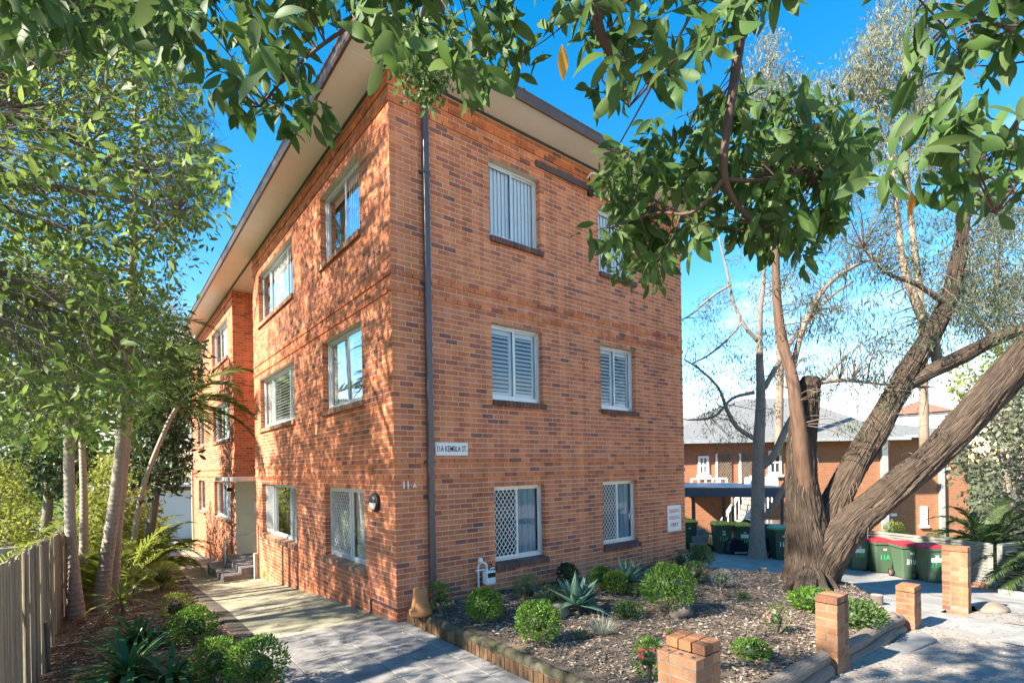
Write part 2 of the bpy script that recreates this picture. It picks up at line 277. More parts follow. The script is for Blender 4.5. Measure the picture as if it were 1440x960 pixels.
class MB:
    def __init__(s): s.v = []; s.f = []; s.bk = []; s.hasbk = False
    def add(s, vs, fs):
        o = len(s.v); s.v += [tuple(map(float, q)) for q in vs]; s.f += [tuple(i + o for i in q) for q in fs]
        if len(s.bk) < len(s.v): s.bk += [(0, 0, 0)] * (len(s.v) - len(s.bk))
        return s
    def box(s, x0, x1, y0, y1, z0, z1):
        return s.add([(x0, y0, z0), (x1, y0, z0), (x1, y1, z0), (x0, y1, z0), (x0, y0, z1), (x1, y0, z1), (x1, y1, z1), (x0, y1, z1)],
                     [(0, 3, 2, 1), (4, 5, 6, 7), (0, 1, 5, 4), (1, 2, 6, 5), (2, 3, 7, 6), (3, 0, 4, 7)])
    def bar(s, a, b, wx, wy, up=(0, 0, 1)):
        a, b = np.array(a, float), np.array(b, float); d = norm(b - a); x = np.cross(d, up)
        if np.linalg.norm(x) < 1e-3: x = np.cross(d, (1, 0, 0))
        x = norm(x); y = np.cross(x, d); x = x * wx / 2; y = y * wy / 2
        return s.add([a - x - y, a + x - y, a + x + y, a - x + y, b - x - y, b + x - y, b + x + y, b - x + y],
                     [(0, 3, 2, 1), (4, 5, 6, 7), (0, 1, 5, 4), (1, 2, 6, 5), (2, 3, 7, 6), (3, 0, 4, 7)])
    def quad(s, *p): return s.add(p, [tuple(range(len(p)))])
    def prism(s, poly, axis, a, b):
        """2-D polygon (other two axes in order) extruded along axis a..b"""
        def mk(p, t):
            q = list(p); q.insert(axis, t); return q
        k = len(poly); vs = [mk(p, a) for p in poly] + [mk(p, b) for p in poly]
        fs = [tuple(range(k))[::-1], tuple(range(k, 2 * k))] + [(i, (i + 1) % k, k + (i + 1) % k, k + i) for i in range(k)]
        return s.add(vs, fs)
    def tube(s, pts, n=8, cap=True, ridge=0, ridges=9, seed=0, twist=.8, fib=0):
        P = np.asarray(pts, float); C = P[:, :3]; Rr = P[:, 3]; s.hasbk = True; C0_ = C
        T = np.gradient(C, axis=0); T /= np.linalg.norm(T, axis=1)[:, None] + 1e-12
        x = np.cross(T[0], (0, 0, 1.0))
        if np.linalg.norm(x) < .05: x = np.cross(T[0], (0, 1.0, 0))
        x = norm(x); o = len(s.v); L = 0; rg = np.random.default_rng(seed); ph = rg.uniform(0, 6.28, 4)
        for i in range(len(C)):
            x = norm(x - T[i] * (x @ T[i])); y = np.cross(T[i], x)
            if i: L += np.linalg.norm(C[i] - C[i - 1])
            for k in range(n):
                a = 2 * math.pi * k / n; r = Rr[i]
                if ridge:
                    aa = a + twist * L
                    r *= 1 + ridge * (math.sin(ridges * aa + ph[0] + 1.5 * math.sin(L * 2.1 + ph[1])) * .6 + math.sin(3 * aa + L * 1.3 + ph[2]) * .7 + math.sin(23 * aa + 3 * math.sin(L * 3 + ph[3])) * .25)
                if fib:
                    aa = a + twist * L; q0 = max(Rr[i], .05)
                    nv = mnoise.noise(Vector((math.cos(aa) * q0 * 24, math.sin(aa) * q0 * 24, L * 1.6 + seed * 9))); n2 = mnoise.noise(Vector((math.cos(aa) * q0 * 5, math.sin(aa) * q0 * 5, L * 1.1 + seed * 5)))
                    r += fib * ((.5 - abs(nv)) * 1.6 + n2 * 1.3) * min(1, Rr[i] / .15)
                s.v.append(tuple(C[i] + x * math.cos(a) * r + y * math.sin(a) * r))
                q = max(Rr[0], Rr[i]); s.bk.append((math.cos(a) * q, math.sin(a) * q, L + seed * 3.7))
        m = len(C)
        for i in range(m - 1):
            for k in range(n):
                k2 = (k + 1) % n; s.f.append((o + i * n + k, o + i * n + k2, o + (i + 1) * n + k2, o + (i + 1) * n + k))
        if cap:
            s.f.append(tuple(o + k for k in range(n))[::-1]); s.f.append(tuple(o + (m - 1) * n + k for k in range(n)))
        return s
    def lathe(s, prof, c, n=16):
        o = len(s.v)
        vs = [(c[0] + r * math.cos(2 * math.pi * k / n), c[1] + r * math.sin(2 * math.pi * k / n), c[2] + z) for r, z in prof for k in range(n)]
        fs = [(i * n + k, i * n + (k + 1) % n, (i + 1) * n + (k + 1) % n, (i + 1) * n + k) for i in range(len(prof) - 1) for k in range(n)]
        fs += [tuple(range(n))[::-1], tuple((len(prof) - 1) * n + k for k in range(n))]
        return s.add(vs, fs)
    def blob(s, c, r, seed=0, n=10, m=7, rough=.15):
        rg = np.random.default_rng(seed); vs = []; A = rg.uniform(-1, 1, (6, 3)); ph = rg.uniform(0, 6, 6)
        for i in range(m + 1):
            for k in range(n):
                t = math.pi * i / m; a = 2 * math.pi * k / n; d = np.array([math.sin(t) * math.cos(a), math.sin(t) * math.sin(a), math.cos(t)])
                q = 1 + rough * sum(math.sin(3 * (A[j] @ d) + ph[j]) for j in range(6)) / 2.5
                vs.append(np.array(c) + d * np.array(r) * q)
        fs = [(i * n + k, (i + 1) * n + k, (i + 1) * n + (k + 1) % n, i * n + (k + 1) % n) for i in range(m) for k in range(n)]
        return s.add(vs, fs)
    def build(s, name, mat, parent=None, smooth=False, local=False, bevel=0):
        V = np.array(s.v, float).reshape(-1, 3)
        if parent is not None and not local: V = V - ORG.get(parent.name, np.zeros(3))
        me = bpy.data.meshes.new(name); me.from_pydata(V.tolist(), [], s.f); me.materials.append(MATS[mat])
        if s.hasbk:
            a = me.attributes.new('bk', 'FLOAT_VECTOR', 'POINT'); a.data.foreach_set('vector', np.array(s.bk, np.float32).ravel())
        if smooth: me.polygons.foreach_set('use_smooth', [True] * len(me.polygons))
        me.update()
        o = bpy.data.objects.new(name, me); link(o, parent)
        if bevel:
            b = o.modifiers.new('bevel', 'BEVEL'); b.width = bevel; b.segments = 2; b.limit_method = 'ANGLE'
        return o
# leaf templates: length 1 along +Y, flat in X, normal +Z
def leaf_tmpl(wid, rows, fold=.25, droop=.15, widths=None, three=True):
    v = []; f = []
    for i in range(rows + 1):
        t = i / rows; w = (widths(t) if widths else math.sin(math.pi * min(1, t * .92 + .04)) ** .8) * wid
        z = -droop * t * t
        if i in (0, rows): w = max(w * .15, .004)
        v += [(-w, t, z + fold * w), (0, t, z), (w, t, z + fold * w)]
    for i in range(rows):
        a = i * 3; f += [(a, a + 1, a + 4, a + 3), (a + 1, a + 2, a + 5, a + 4)]
    return np.array(v), f
ELL = lambda t: max(.02, math.sin(math.pi * t ** 1.15)) ** .75
L_BIG = leaf_tmpl(.178, 6, .3, .25, ELL)
L_BIG3 = (lambda t: (np.column_stack([t[0][:, 0] * (1 + .25 * np.sin(t[0][:, 1] * 5)) + .07 * np.sin(t[0][:, 1] * 3.5), t[0][:, 1], t[0][:, 2] + .12 * np.sin(t[0][:, 1] * 6.5) + t[0][:, 0] * .5 * np.sin(t[0][:, 1] * 4)]), t[1]))(leaf_tmpl(.15, 6, .35, .1, ELL))
L_BIG2 = leaf_tmpl(.165, 6, .25, .5, ELL)
L_MED = leaf_tmpl(.20, 3, .3, .2, ELL)
L_SML = (np.array([(0, 0, 0), (-.26, .45, .06), (0, 1, -.08), (.26, .45, .06)]), [(0, 2, 1), (0, 3, 2)])
L_LAN = (np.array([(0, 0, 0), (-.075, .4, .02), (0, 1, -.1), (.075, .4, .02)]), [(0, 2, 1), (0, 3, 2)])
L_EUC = (np.array([(0, 0, 0), (-.095, .45, .02), (0, 1, -.1), (.095, .45, .02)]), [(0, 2, 1), (0, 3, 2)])
L_NDL = (np.array([(-.012, 0, 0), (.012, 0, 0), (0, 1, -.12)]), [(0, 1, 2)])
L_LFT = (np.array([(-.03, 0, 0), (.03, 0, 0), (.028, .6, -.05), (0, 1, -.2), (-.028, .6, -.05)]), [(0, 1, 2, 3, 4)])
L_CHIP = (np.array([(-.2, -.5, 0), (.2, -.5, .02), (.16, .5, .05), (-.16, .5, 0)]), [(0, 1, 2, 3)])
def frames(D, N):
    D = D / (np.linalg.norm(D, axis=1)[:, None] + 1e-9); X = np.cross(D, N); l = np.linalg.norm(X, axis=1)
    bad = l < 1e-3; X[bad] = np.cross(D[bad], (1, .3, .2)); X /= np.linalg.norm(X, axis=1)[:, None] + 1e-9
    return X, D, np.cross(X, D)
def leafset(name, tmpl, P, D, N, S, mat, parent=None, stuff=True):
    tv, tf = tmpl; P = np.asarray(P, float); S = np.asarray(S, float); X, D, Z = frames(np.asarray(D, float), np.asarray(N, float))
    n, k = len(P), len(tv)
    V = P[:, None, :] + S[:, None, None] * (tv[None, :, 0, None] * X[:, None] + tv[None, :, 1, None] * D[:, None] + tv[None, :, 2, None] * Z[:, None])
    if parent is not None: V = V - ORG.get(parent.name, np.zeros(3))
    me = bpy.data.meshes.new(name); me.vertices.add(n * k); me.vertices.foreach_set('co', V.astype(np.float32).ravel())
    lt = np.array([len(q) for q in tf]); idx = np.concatenate([np.array(q) for q in tf])
    LI = (idx[None] + np.arange(n)[:, None] * k).ravel(); LT = np.tile(lt, n); LS = np.concatenate([[0], np.cumsum(LT)[:-1]])
    me.loops.add(len(LI)); me.loops.foreach_set('vertex_index', LI.astype(np.int32))
    me.polygons.add(len(LT)); me.polygons.foreach_set('loop_start', LS.astype(np.int32)); me.polygons.foreach_set('loop_total', LT.astype(np.int32))
    me.polygons.foreach_set('use_smooth', np.ones(len(LT), bool))
    me.materials.append(MATS[mat]); me.update(calc_edges=True); me.validate()
    o = bpy.data.objects.new(name, me); link(o, parent)
    if stuff: o['kind'] = 'stuff'
    return o
TM = {}
def tmesh(key, tmpl, mat):
    k = key + mat
    if k not in TM:
        me = bpy.data.meshes.new(key); me.from_pydata(tmpl[0].tolist(), [], tmpl[1]); me.materials.append(MATS[mat])
        me.polygons.foreach_set('use_smooth', [True] * len(me.polygons)); me.update(); TM[k] = me
    return TM[k]
def leafobj(name, me, p, d, n, s, parent):
    X, D, Z = frames(np.array([d], float), np.array([n], float)); p = np.array(p) - ORG.get(parent.name, np.zeros(3))
    o = bpy.data.objects.new(name, me); link(o, parent)
    m = Matrix.Identity(4)
    for i in range(3):
        m[i][0] = X[0][i] * s; m[i][1] = D[0][i] * s; m[i][2] = Z[0][i] * s; m[i][3] = p[i]
    o.matrix_local = m
    return o
def unit(n, r=rng):
    v = r.normal(size=(n, 3)); return v / np.linalg.norm(v, axis=1)[:, None]
def text_mesh(body, size, mat, name, parent, o, ux, uy, sx=1.0, bold=0.0, align='CENTER', depth=.002, local=False):
    cu = bpy.data.curves.new('t', 'FONT'); cu.body = body; cu.size = size; cu.align_x = align; cu.align_y = 'CENTER'; cu.offset = bold; cu.extrude = depth; cu.resolution_u = 3
    to = bpy.data.objects.new('t', cu); me0 = bpy.data.meshes.new_from_object(to)
    ux, uy = norm(ux), norm(uy); uz = np.cross(ux, uy); b = MB()
    vs = [np.array(o) + ux * q.co.x * sx + uy * q.co.y + uz * q.co.z for q in me0.vertices]
    b.add(vs, [tuple(p.vertices) for p in me0.polygons]); bpy.data.objects.remove(to); bpy.data.meshes.remove(me0)
    return b.build(name, mat, parent, local=local)

# ================================================================ GROUND
def prof(Y): return float(np.interp(Y, [-30, 0, 3.4, 9.5, 23, 40, 200], [.3, 0, -.22, -.78, -1.54, -2.0, -3]))
def zgarden(X, Y): return .22 - .028 * X
def zdirt(X, Y): return .05 - .035 * max(X, 0) + .012 * math.sin(X * 3.1 + Y * 2.3) + .01 * math.sin(X * 1.7 - Y * 4.1)
def zdrive(X, Y): return float(np.interp(X, [5, 7.2, 14, 30, 80], [-.16, -.2, -.71, -1.6, -4]))
def zbed(X, Y): return prof(Y) + .02 + .02 * math.sin(X * 4 + Y * 3)
def zbase(X, Y):
    if X < -4.4: return prof(Y) - .08 - .9 * min(1, (-4.4 - X) / 1.5)
    if X < .3: return prof(Y) - .1
    if Y < -4.6: return (zdirt(X, Y) if X < 6 else zdrive(X, Y)) - .12
    if X < 8 and Y < .2: return min(zgarden(X, Y), zdrive(X, Y)) - .2
    if X < 8.5: return min(prof(Y), zdrive(X, Y)) - .3
    return zdrive(X, Y) - .1
def sheet(name, xs, ys, zf, mat, struct=True):
    b = MB(); nx, ny = len(xs), len(ys)
    vs = [(x, y, zf(x, y)) for y in ys for x in xs]
    fs = [(j * nx + i, j * nx + i + 1, (j + 1) * nx + i + 1, (j + 1) * nx + i) for j in range(ny - 1) for i in range(nx - 1)]
    b.add(vs, fs); o = b.build(name, mat, smooth=True)
    if struct: o['kind'] = 'structure'
    return o
def patch(name, rows, zf, mat, kind='structure', dz=0):
    """rows of (x,y) points, equal length"""
    b = MB(); nx = len(rows[0]); vs = [(p[0], p[1], zf(p[0], p[1]) + dz) for r in rows for p in r]
    fs = [(j * nx + i, j * nx + i + 1, (j + 1) * nx + i + 1, (j + 1) * nx + i) for j in range(len(rows) - 1) for i in range(nx - 1)]
    o = b.add(vs, fs).build(name, mat, smooth=True)
    if kind: o['kind'] = kind
    return o
gx = [-900, -300, -120, -60, -35, -22, -15, -10, -7.5, -6, -5, -4.4] + list(np.arange(-4, 20, .5)) + [22, 25, 30, 40, 60, 100, 300, 900]
gy = [-900, -300, -100, -50, -30, -22] + list(np.arange(-18, 32, .5)) + [34, 38, 45, 60, 100, 300, 900]
sheet('ground', gx, gy, zbase, 'grass_ground')
# front verge of bare dirt (with garden boundary along the pillars)
patch('dirt_verge', [[(x, y) for x in np.linspace(.25, 6.2, 40)] for y in np.linspace(-14, -4.85, 60)], zdirt, 'dirt')
patch('dirt_strip', [[(x, y) for x in np.linspace(7.55, 9.0, 12)] for y in np.linspace(-14, -5.35, 60)], lambda X, Y: zdrive(X, Y) + .012 + .01 * math.sin(X * 5 + Y * 7), 'dirt')
# left garden bed
patch('mulch_bed', [[(x, y) for x in np.linspace(-4.6, -2.02 + max(0, y) * .028, 14)] for y in np.linspace(-8, 24, 70)], zbed, 'soil')
# concrete path (ramp) beside the building, with dark edge strip
def xl(y): return -2.05 + max(0, y) * .028
patch('concrete_path', [[(x, y) for x in np.linspace(xl(y) + .22, .02, 6)] for y in np.linspace(.48, 31, 60)], lambda X, Y: prof(Y), 'concrete_mossy')
kb = MB()
ys = np.linspace(.48, 24, 40)
for a, b in zip(ys[:-1], ys[1:]):
    kb.add([(xl(a), a, prof(a) - .15), (xl(a) + .225, a, prof(a) - .15), (xl(a) + .225, a, prof(a) + .012), (xl(a), a, prof(a) + .03),
            (xl(b), b, prof(b) - .15), (xl(b) + .225, b, prof(b) - .15), (xl(b) + .225, b, prof(b) + .012), (xl(b), b, prof(b) + .03)],
           [(2, 3, 7, 6), (1, 2, 6, 5), (0, 4, 7, 3)])
o = kb.build('path_edge', 'dark_brown'); o['kind'] = 'structure'
# tiled forecourt: real tiles with open joints over a bed
def ztile(X, Y): return .0 + .006 * 0
ft = patch('tiled_path', [[(x, y) for x in np.linspace(-2.1, .3, 4)] for y in np.linspace(-8, .48, 6)], lambda X, Y: -.012, 'dark_brown')
tw, tl = .60, .40
ti = MB().box(0, tl - .011, 0, tw - .011, -.03, 0)
tile_mesh = None
y = .46
row = 0
while y > -8:
    x = -2.1 - (row % 2) * 0
    while x < .1:
        w_ = min(tl, .13 - x)
        if w_ > .08:
            if tile_mesh is None:
                t0 = ti.build('tile', 'paver', ft, local=True, bevel=.004); tile_mesh = t0.data; t = t0
            else:
                t = bpy.data.objects.new('tile', tile_mesh); link(t, ft)
                bm_ = t.modifiers.new('bevel', 'BEVEL'); bm_.width = .004; bm_.limit_method = 'ANGLE'
            t.location = (x, y - tw, rng.normal(0, .0015)); t.scale = (w_ / tl, 1, 1)
        x += tl
    y -= tw; row += 1
# front garden bed of mulch
def xr(Y): return float(np.interp(Y, [-4.9, -4.3, -3.6, -3.0, -2.2, -1.2, .0], [6.0, 7.2, 8.7, 9.1, 8.5, 8.1, 8.0]))
def zgard_edge(X, Y):
    e = xr(Y) - X
    z = zgarden(X, Y) + .012 * math.sin(X * 4.3 + Y * 3.1) + .01 * math.sin(Y * 6.7 - X * 2)
    if e < .9: z = z * (e / .9) + (zdrive(X, Y) - .02) * (1 - e / .9)
    return z
patch('garden_bed', [[(x, y) for x in np.linspace(.23, xr(y), 50)] for y in np.linspace(-4.88, .02, 36)], zgard_edge, 'soil')
# driveway and crossover
patch('driveway', [[(x, y) for x in (5.2, 6.2, 7.2, 8, 9, 10, 11, 12, 13, 14.2)] for y in np.linspace(-5.0, 12, 12)], lambda X, Y: zdrive(X, Y) - (.0 if X > 5.5 else .1), 'concrete_blue')
patch('footpath', [[(x, y) for x in np.linspace(6.2, 7.6, 4)] for y in np.linspace(-14, -4.98, 12)], lambda X, Y: zdrive(X, Y) + .006, 'concrete_blue')
patch('crossover', [[(x, y) for x in np.linspace(8.95, 16, 8)] for y in np.linspace(-14, -4.98, 12)], lambda X, Y: zdrive(X, Y) + .004, 'concrete_blue')
patch('rear_court', [[(x, y) for x in np.linspace(-6.5, .2, 6)] for y in np.linspace(23.9, 40, 8)], lambda X, Y: prof(Y) - .006, 'concrete_blue')
# loose chips and litter
def scatter_chips(name, n, f, zf, mat, s0, s1, seed):
    r = np.random.default_rng(seed); P = np.array([f(r) for _ in range(n)])
    Z = np.array([zf(p[0], p[1]) for p in P]) + r.uniform(.002, .022, n)
    a = r.uniform(0, 6.28, n); D = np.stack([np.cos(a), np.sin(a), r.normal(0, .25, n)], 1); N = np.stack([r.normal(0, .35, n), r.normal(0, .35, n), np.ones(n)], 1)
    return leafset(name, L_CHIP, np.column_stack([P, Z]), D, N, r.uniform(s0, s1, n), mat)
def f_garden(r):
    y = r.uniform(-4.85, -.02); return (.35 + (xr(y) - .4) * r.random(), y)
tag(scatter_chips('mulch_chips', 26000, f_garden, zgard_edge, 'chips', .02, .06, 3), 'brown wood chip mulch spread over the front garden bed', 'mulch')
def f_bed(r):
    y = -4 + 12 * r.random() ** 1.2; return (r.uniform(-4.1, xl(y) - .02), y)
tag(scatter_chips('bark_chips', 9000, f_bed, zbed, 'chips_red', .02, .06, 4), 'reddish bark chips covering the bed beside the paling fence', 'mulch')
def f_dirt(r): return (r.uniform(.3, 6.15), -4.9 - 4 * r.random())
tag(scatter_chips('leaf_litter', 5000, f_dirt, zdirt, 'litter', .012, .04, 5), 'dry leaf litter and gravel on the bare dirt verge', 'litter')
def f_dirt2(r): return (r.uniform(7.6, 8.95), -5.35 - 3 * r.random())
tag(scatter_chips('fallen_leaves', 900, f_dirt2, lambda X, Y: zdrive(X, Y) + .02, 'litter', .012, .04, 6), 'dry leaf litter on the narrow dirt strip between concrete slabs', 'litter')

# ================================================================ APARTMENT BUILDING
Z0 = 2.1976 - 26 * .086                      # course datum
H = 2.924; ZB = [2.1976 + k * H for k in range(3)]
XE, YN, YR, YE, RD = 7.81, 9.17, 12.2, 22.4, 1.25
ZTOP = 8.62
B = thing('apartment_building', 'three storey red brick apartment block with cream soffit and brown gutters', 'building', (0, 0, 0))
WT = [z - .172 for z in ZB]; WBm = [z - 1.35 for z in WT]    # opening head and sill-top level
front_op = [(1.91, 3.12, WBm[k], WT[k]) for k in range(3)] + [(4.776, 5.95, WBm[k], WT[k]) for k in range(3)]
left_op = [(1.19, 3.19, WBm[k], WT[k]) for k in range(3)] + [(5.16, 8.44, WBm[k], WT[k]) for k in range(3)]
rear_op = [(13.1, 16.35, WBm[k], WT[k]) for k in range(3)] + [(18.75, 20.6, WBm[k], WT[k]) for k in range(3)]
def mortar_wall(name, ops, u0, u1, z0, z1, T, dm=.0045, thick=.24):
    """wall sheet with holes and reveals, T(u,d,z)->xyz, d into the wall"""
    b = MB(); g = .004
    us = sorted({u0, u1} | {q for o in ops for q in (o[0] - g, o[1] + g)}); zs = sorted({z0, z1} | {q for o in ops for q in (o[2] - .12, o[3] + g)})
    for i in range(len(us) - 1):
        for j in range(len(zs) - 1):
            cu_, cz = (us[i] + us[i + 1]) / 2, (zs[j] + zs[j + 1]) / 2
            if any(o[0] < cu_ < o[1] and o[2] - .12 < cz < o[3] for o in ops): continue
            b.quad(T(us[i], dm, zs[j]), T(us[i + 1], dm, zs[j]), T(us[i + 1], dm, zs[j + 1]), T(us[i], dm, zs[j + 1]))
            b.quad(T(us[i], thick, zs[j]), T(us[i], thick, zs[j + 1]), T(us[i + 1], thick, zs[j + 1]), T(us[i + 1], thick, zs[j]))
    for a, c, zb, zt in ops:
        a -= g; c += g; zt += g; zb -= .12
        b.quad(T(a, dm, zb), T(a, thick, zb), T(a, thick, zt), T(a, dm, zt)); b.quad(T(c, dm, zb), T(c, dm, zt), T(c, thick, zt), T(c, thick, zb))
        b.quad(T(a, dm, zt), T(a, thick, zt), T(c, thick, zt), T(c, dm, zt)); b.quad(T(a, dm, zb), T(c, dm, zb), T(c, thick, zb), T(a, thick, zb))
    return b.build(name, 'mortar', B)
TF = lambda u, d, z: (u, d, z)                # front wall, u = X
TL = lambda u, d, z: (d, u, z)                # side wall, u = Y
TRt = lambda u, d, z: (u, YR + d, z)          # return wall of the rear wing, faces the street
TBk = lambda u, d, z: (RD + d, u, z)          # back of the entrance recess
WF = mortar_wall('front_wall', front_op, 0.0045, XE, -1.0, ZTOP, TF)
WL = mortar_wall('side_wall', left_op, 0.0, YN, -2.0, ZTOP, TL)
WR = mortar_wall('rear_side_wall', rear_op, YR + .0045, YE, -2.2, ZTOP, TL)
WRt = mortar_wall('return_wall', [], .0045, RD, -2.2, ZTOP, TRt)
WBk = mortar_wall('recess_wall', [], YN, YR, -2.2, ZTOP, TBk)
MB().box(.24, XE, YE - .2, YE, -2.2, ZTOP).box(XE - .24, XE - .008, .24, YE - .2, -2.2, ZTOP).box(0.24, RD + .24, YN - .24, YN - .002, -2.2, ZTOP).build('core_wall', 'mortar', B)
# bricks
def courses(u0, u1, z0, z1, ops, start_full, bands=True, end_pad=0):
    out = []
    k0 = math.floor((z0 - Z0) / .086); k1 = math.floor((z1 - Z0) / .086)
    for k in range(k0, k1):
        za = Z0 + k * .086 + .006; zb = za + .073
        full = (k % 2 == 0) == start_full
        us = [u0]; u = u0 + (.24 if full else .12)
        if full is False and start_full is None: pass
        segs = []
        u = u0 - (0 if full else .12)
        while u < u1 - .02:
            a, c = max(u, u0), min(u + .227, u1); u += .24
            if not full and a == u0: continue            # the corner brick of the other face shows its end here
            segs.append((a, c))
        proud = 0.0
        if bands and any(abs(za - .006 - z) < .01 for zz in ZB for z in (zz, zz + .258)): proud = .022
        for a, c in segs:
            parts = [(a, c)]
            for o in ops:
                if zb > o[2] - .05 and za < o[3] - .01:
                    nx = []
                    for p, q in parts:
                        if q <= o[0] or p >= o[1]: nx.append((p, q)); continue
                        if p < o[0]: nx.append((p, o[0]))
                        if q > o[1]: nx.append((o[1], q))
                    parts = nx
            for p, q in parts:
                if q - p > .025: out.append((p, q, za, zb, proud))
    return out
def corner_courses(front):
    pass
ALLB = []                                      # (T, p, q, za, zb, proud)
rb = random.Random(3)
def add_wall(T, u0, u1, z0, ops, even_first, bands=True):
    for (p, q, za, zb, pd) in courses(u0, u1, z0, ZTOP - .02, ops, even_first, bands): ALLB.append((T, p, q, za, zb, pd))
add_wall(TF, 0.0, XE, -.95, front_op, True)
add_wall(TL, 0.0, YN - .002, -1.95, left_op, False)
add_wall(TL, YR, YE, -2.15, rear_op, False)
add_wall(TRt, 0.0, RD - .01, -1.2, [(.005, 2, -3, 2.2)], True)
add_wall(TBk, YN, YR, 2.3, [], True, False)
def brick_box(T, p, q, za, zb, pd, depth=.11, jit=0.0):
    j = rb.uniform(-.002, .002); d0 = -pd + j; d1 = d0 + depth
    if pd and (abs(p) < 1e-6 or abs(p - YR) < 1e-6): p -= pd
    v = [T(p, d0, za), T(q, d0, za), T(q, d1, za), T(p, d1, za), T(p, d0, zb), T(q, d0, zb), T(q, d1, zb), T(p, d1, zb)]
    return v, [(0, 3, 2, 1), (4, 5, 6, 7), (0, 1, 5, 4), (1, 2, 6, 5), (3, 0, 4, 7)]
cand = []
for i, (T, p, q, za, zb, pd) in enumerate(ALLB):
    if T is TF or T is TL:
        a = np.array([T(p, 0, za), T(q, 0, za), T(p, 0, zb)]); x, y, w = pr(a)
        if (0 < x.min() and x.max() < 1440 and y.min() > 100 and y.max() < 930): cand.append((abs(x[1] - x[0]) * abs(y[2] - y[0]), i))
cand.sort(reverse=True); single = {i for _, i in cand[:300]}
bw = {}
for i, (T, p, q, za, zb, pd) in enumerate(ALLB):
    par = WF if T is TF else WR if (T is TL and p > YR) else WL if T is TL else WRt if T is TRt else WBk
    v, f = brick_box(T, p, q, za, zb, pd)
    if i in single: MB().add(v, f).build('brick', 'brick_single', par)
    else: bw.setdefault(par.name, (par, MB()))[1].add(v, f)
for par, mb in bw.values():
    o = mb.build('brickwork', 'brick_wall', par); o['kind'] = 'stuff'
MB().box(.01, RD, YR - .012, YR + .006, -1.0, 2.2).box(RD - .012, RD + .005, YN, YR, -1.0, 2.25).build('painted_wall', 'cream_paint', B)
MB().box(RD - .06, RD - .013, YN + .55, YN + 1.5, -.42, 1.65).build('door', 'white_paint', B)

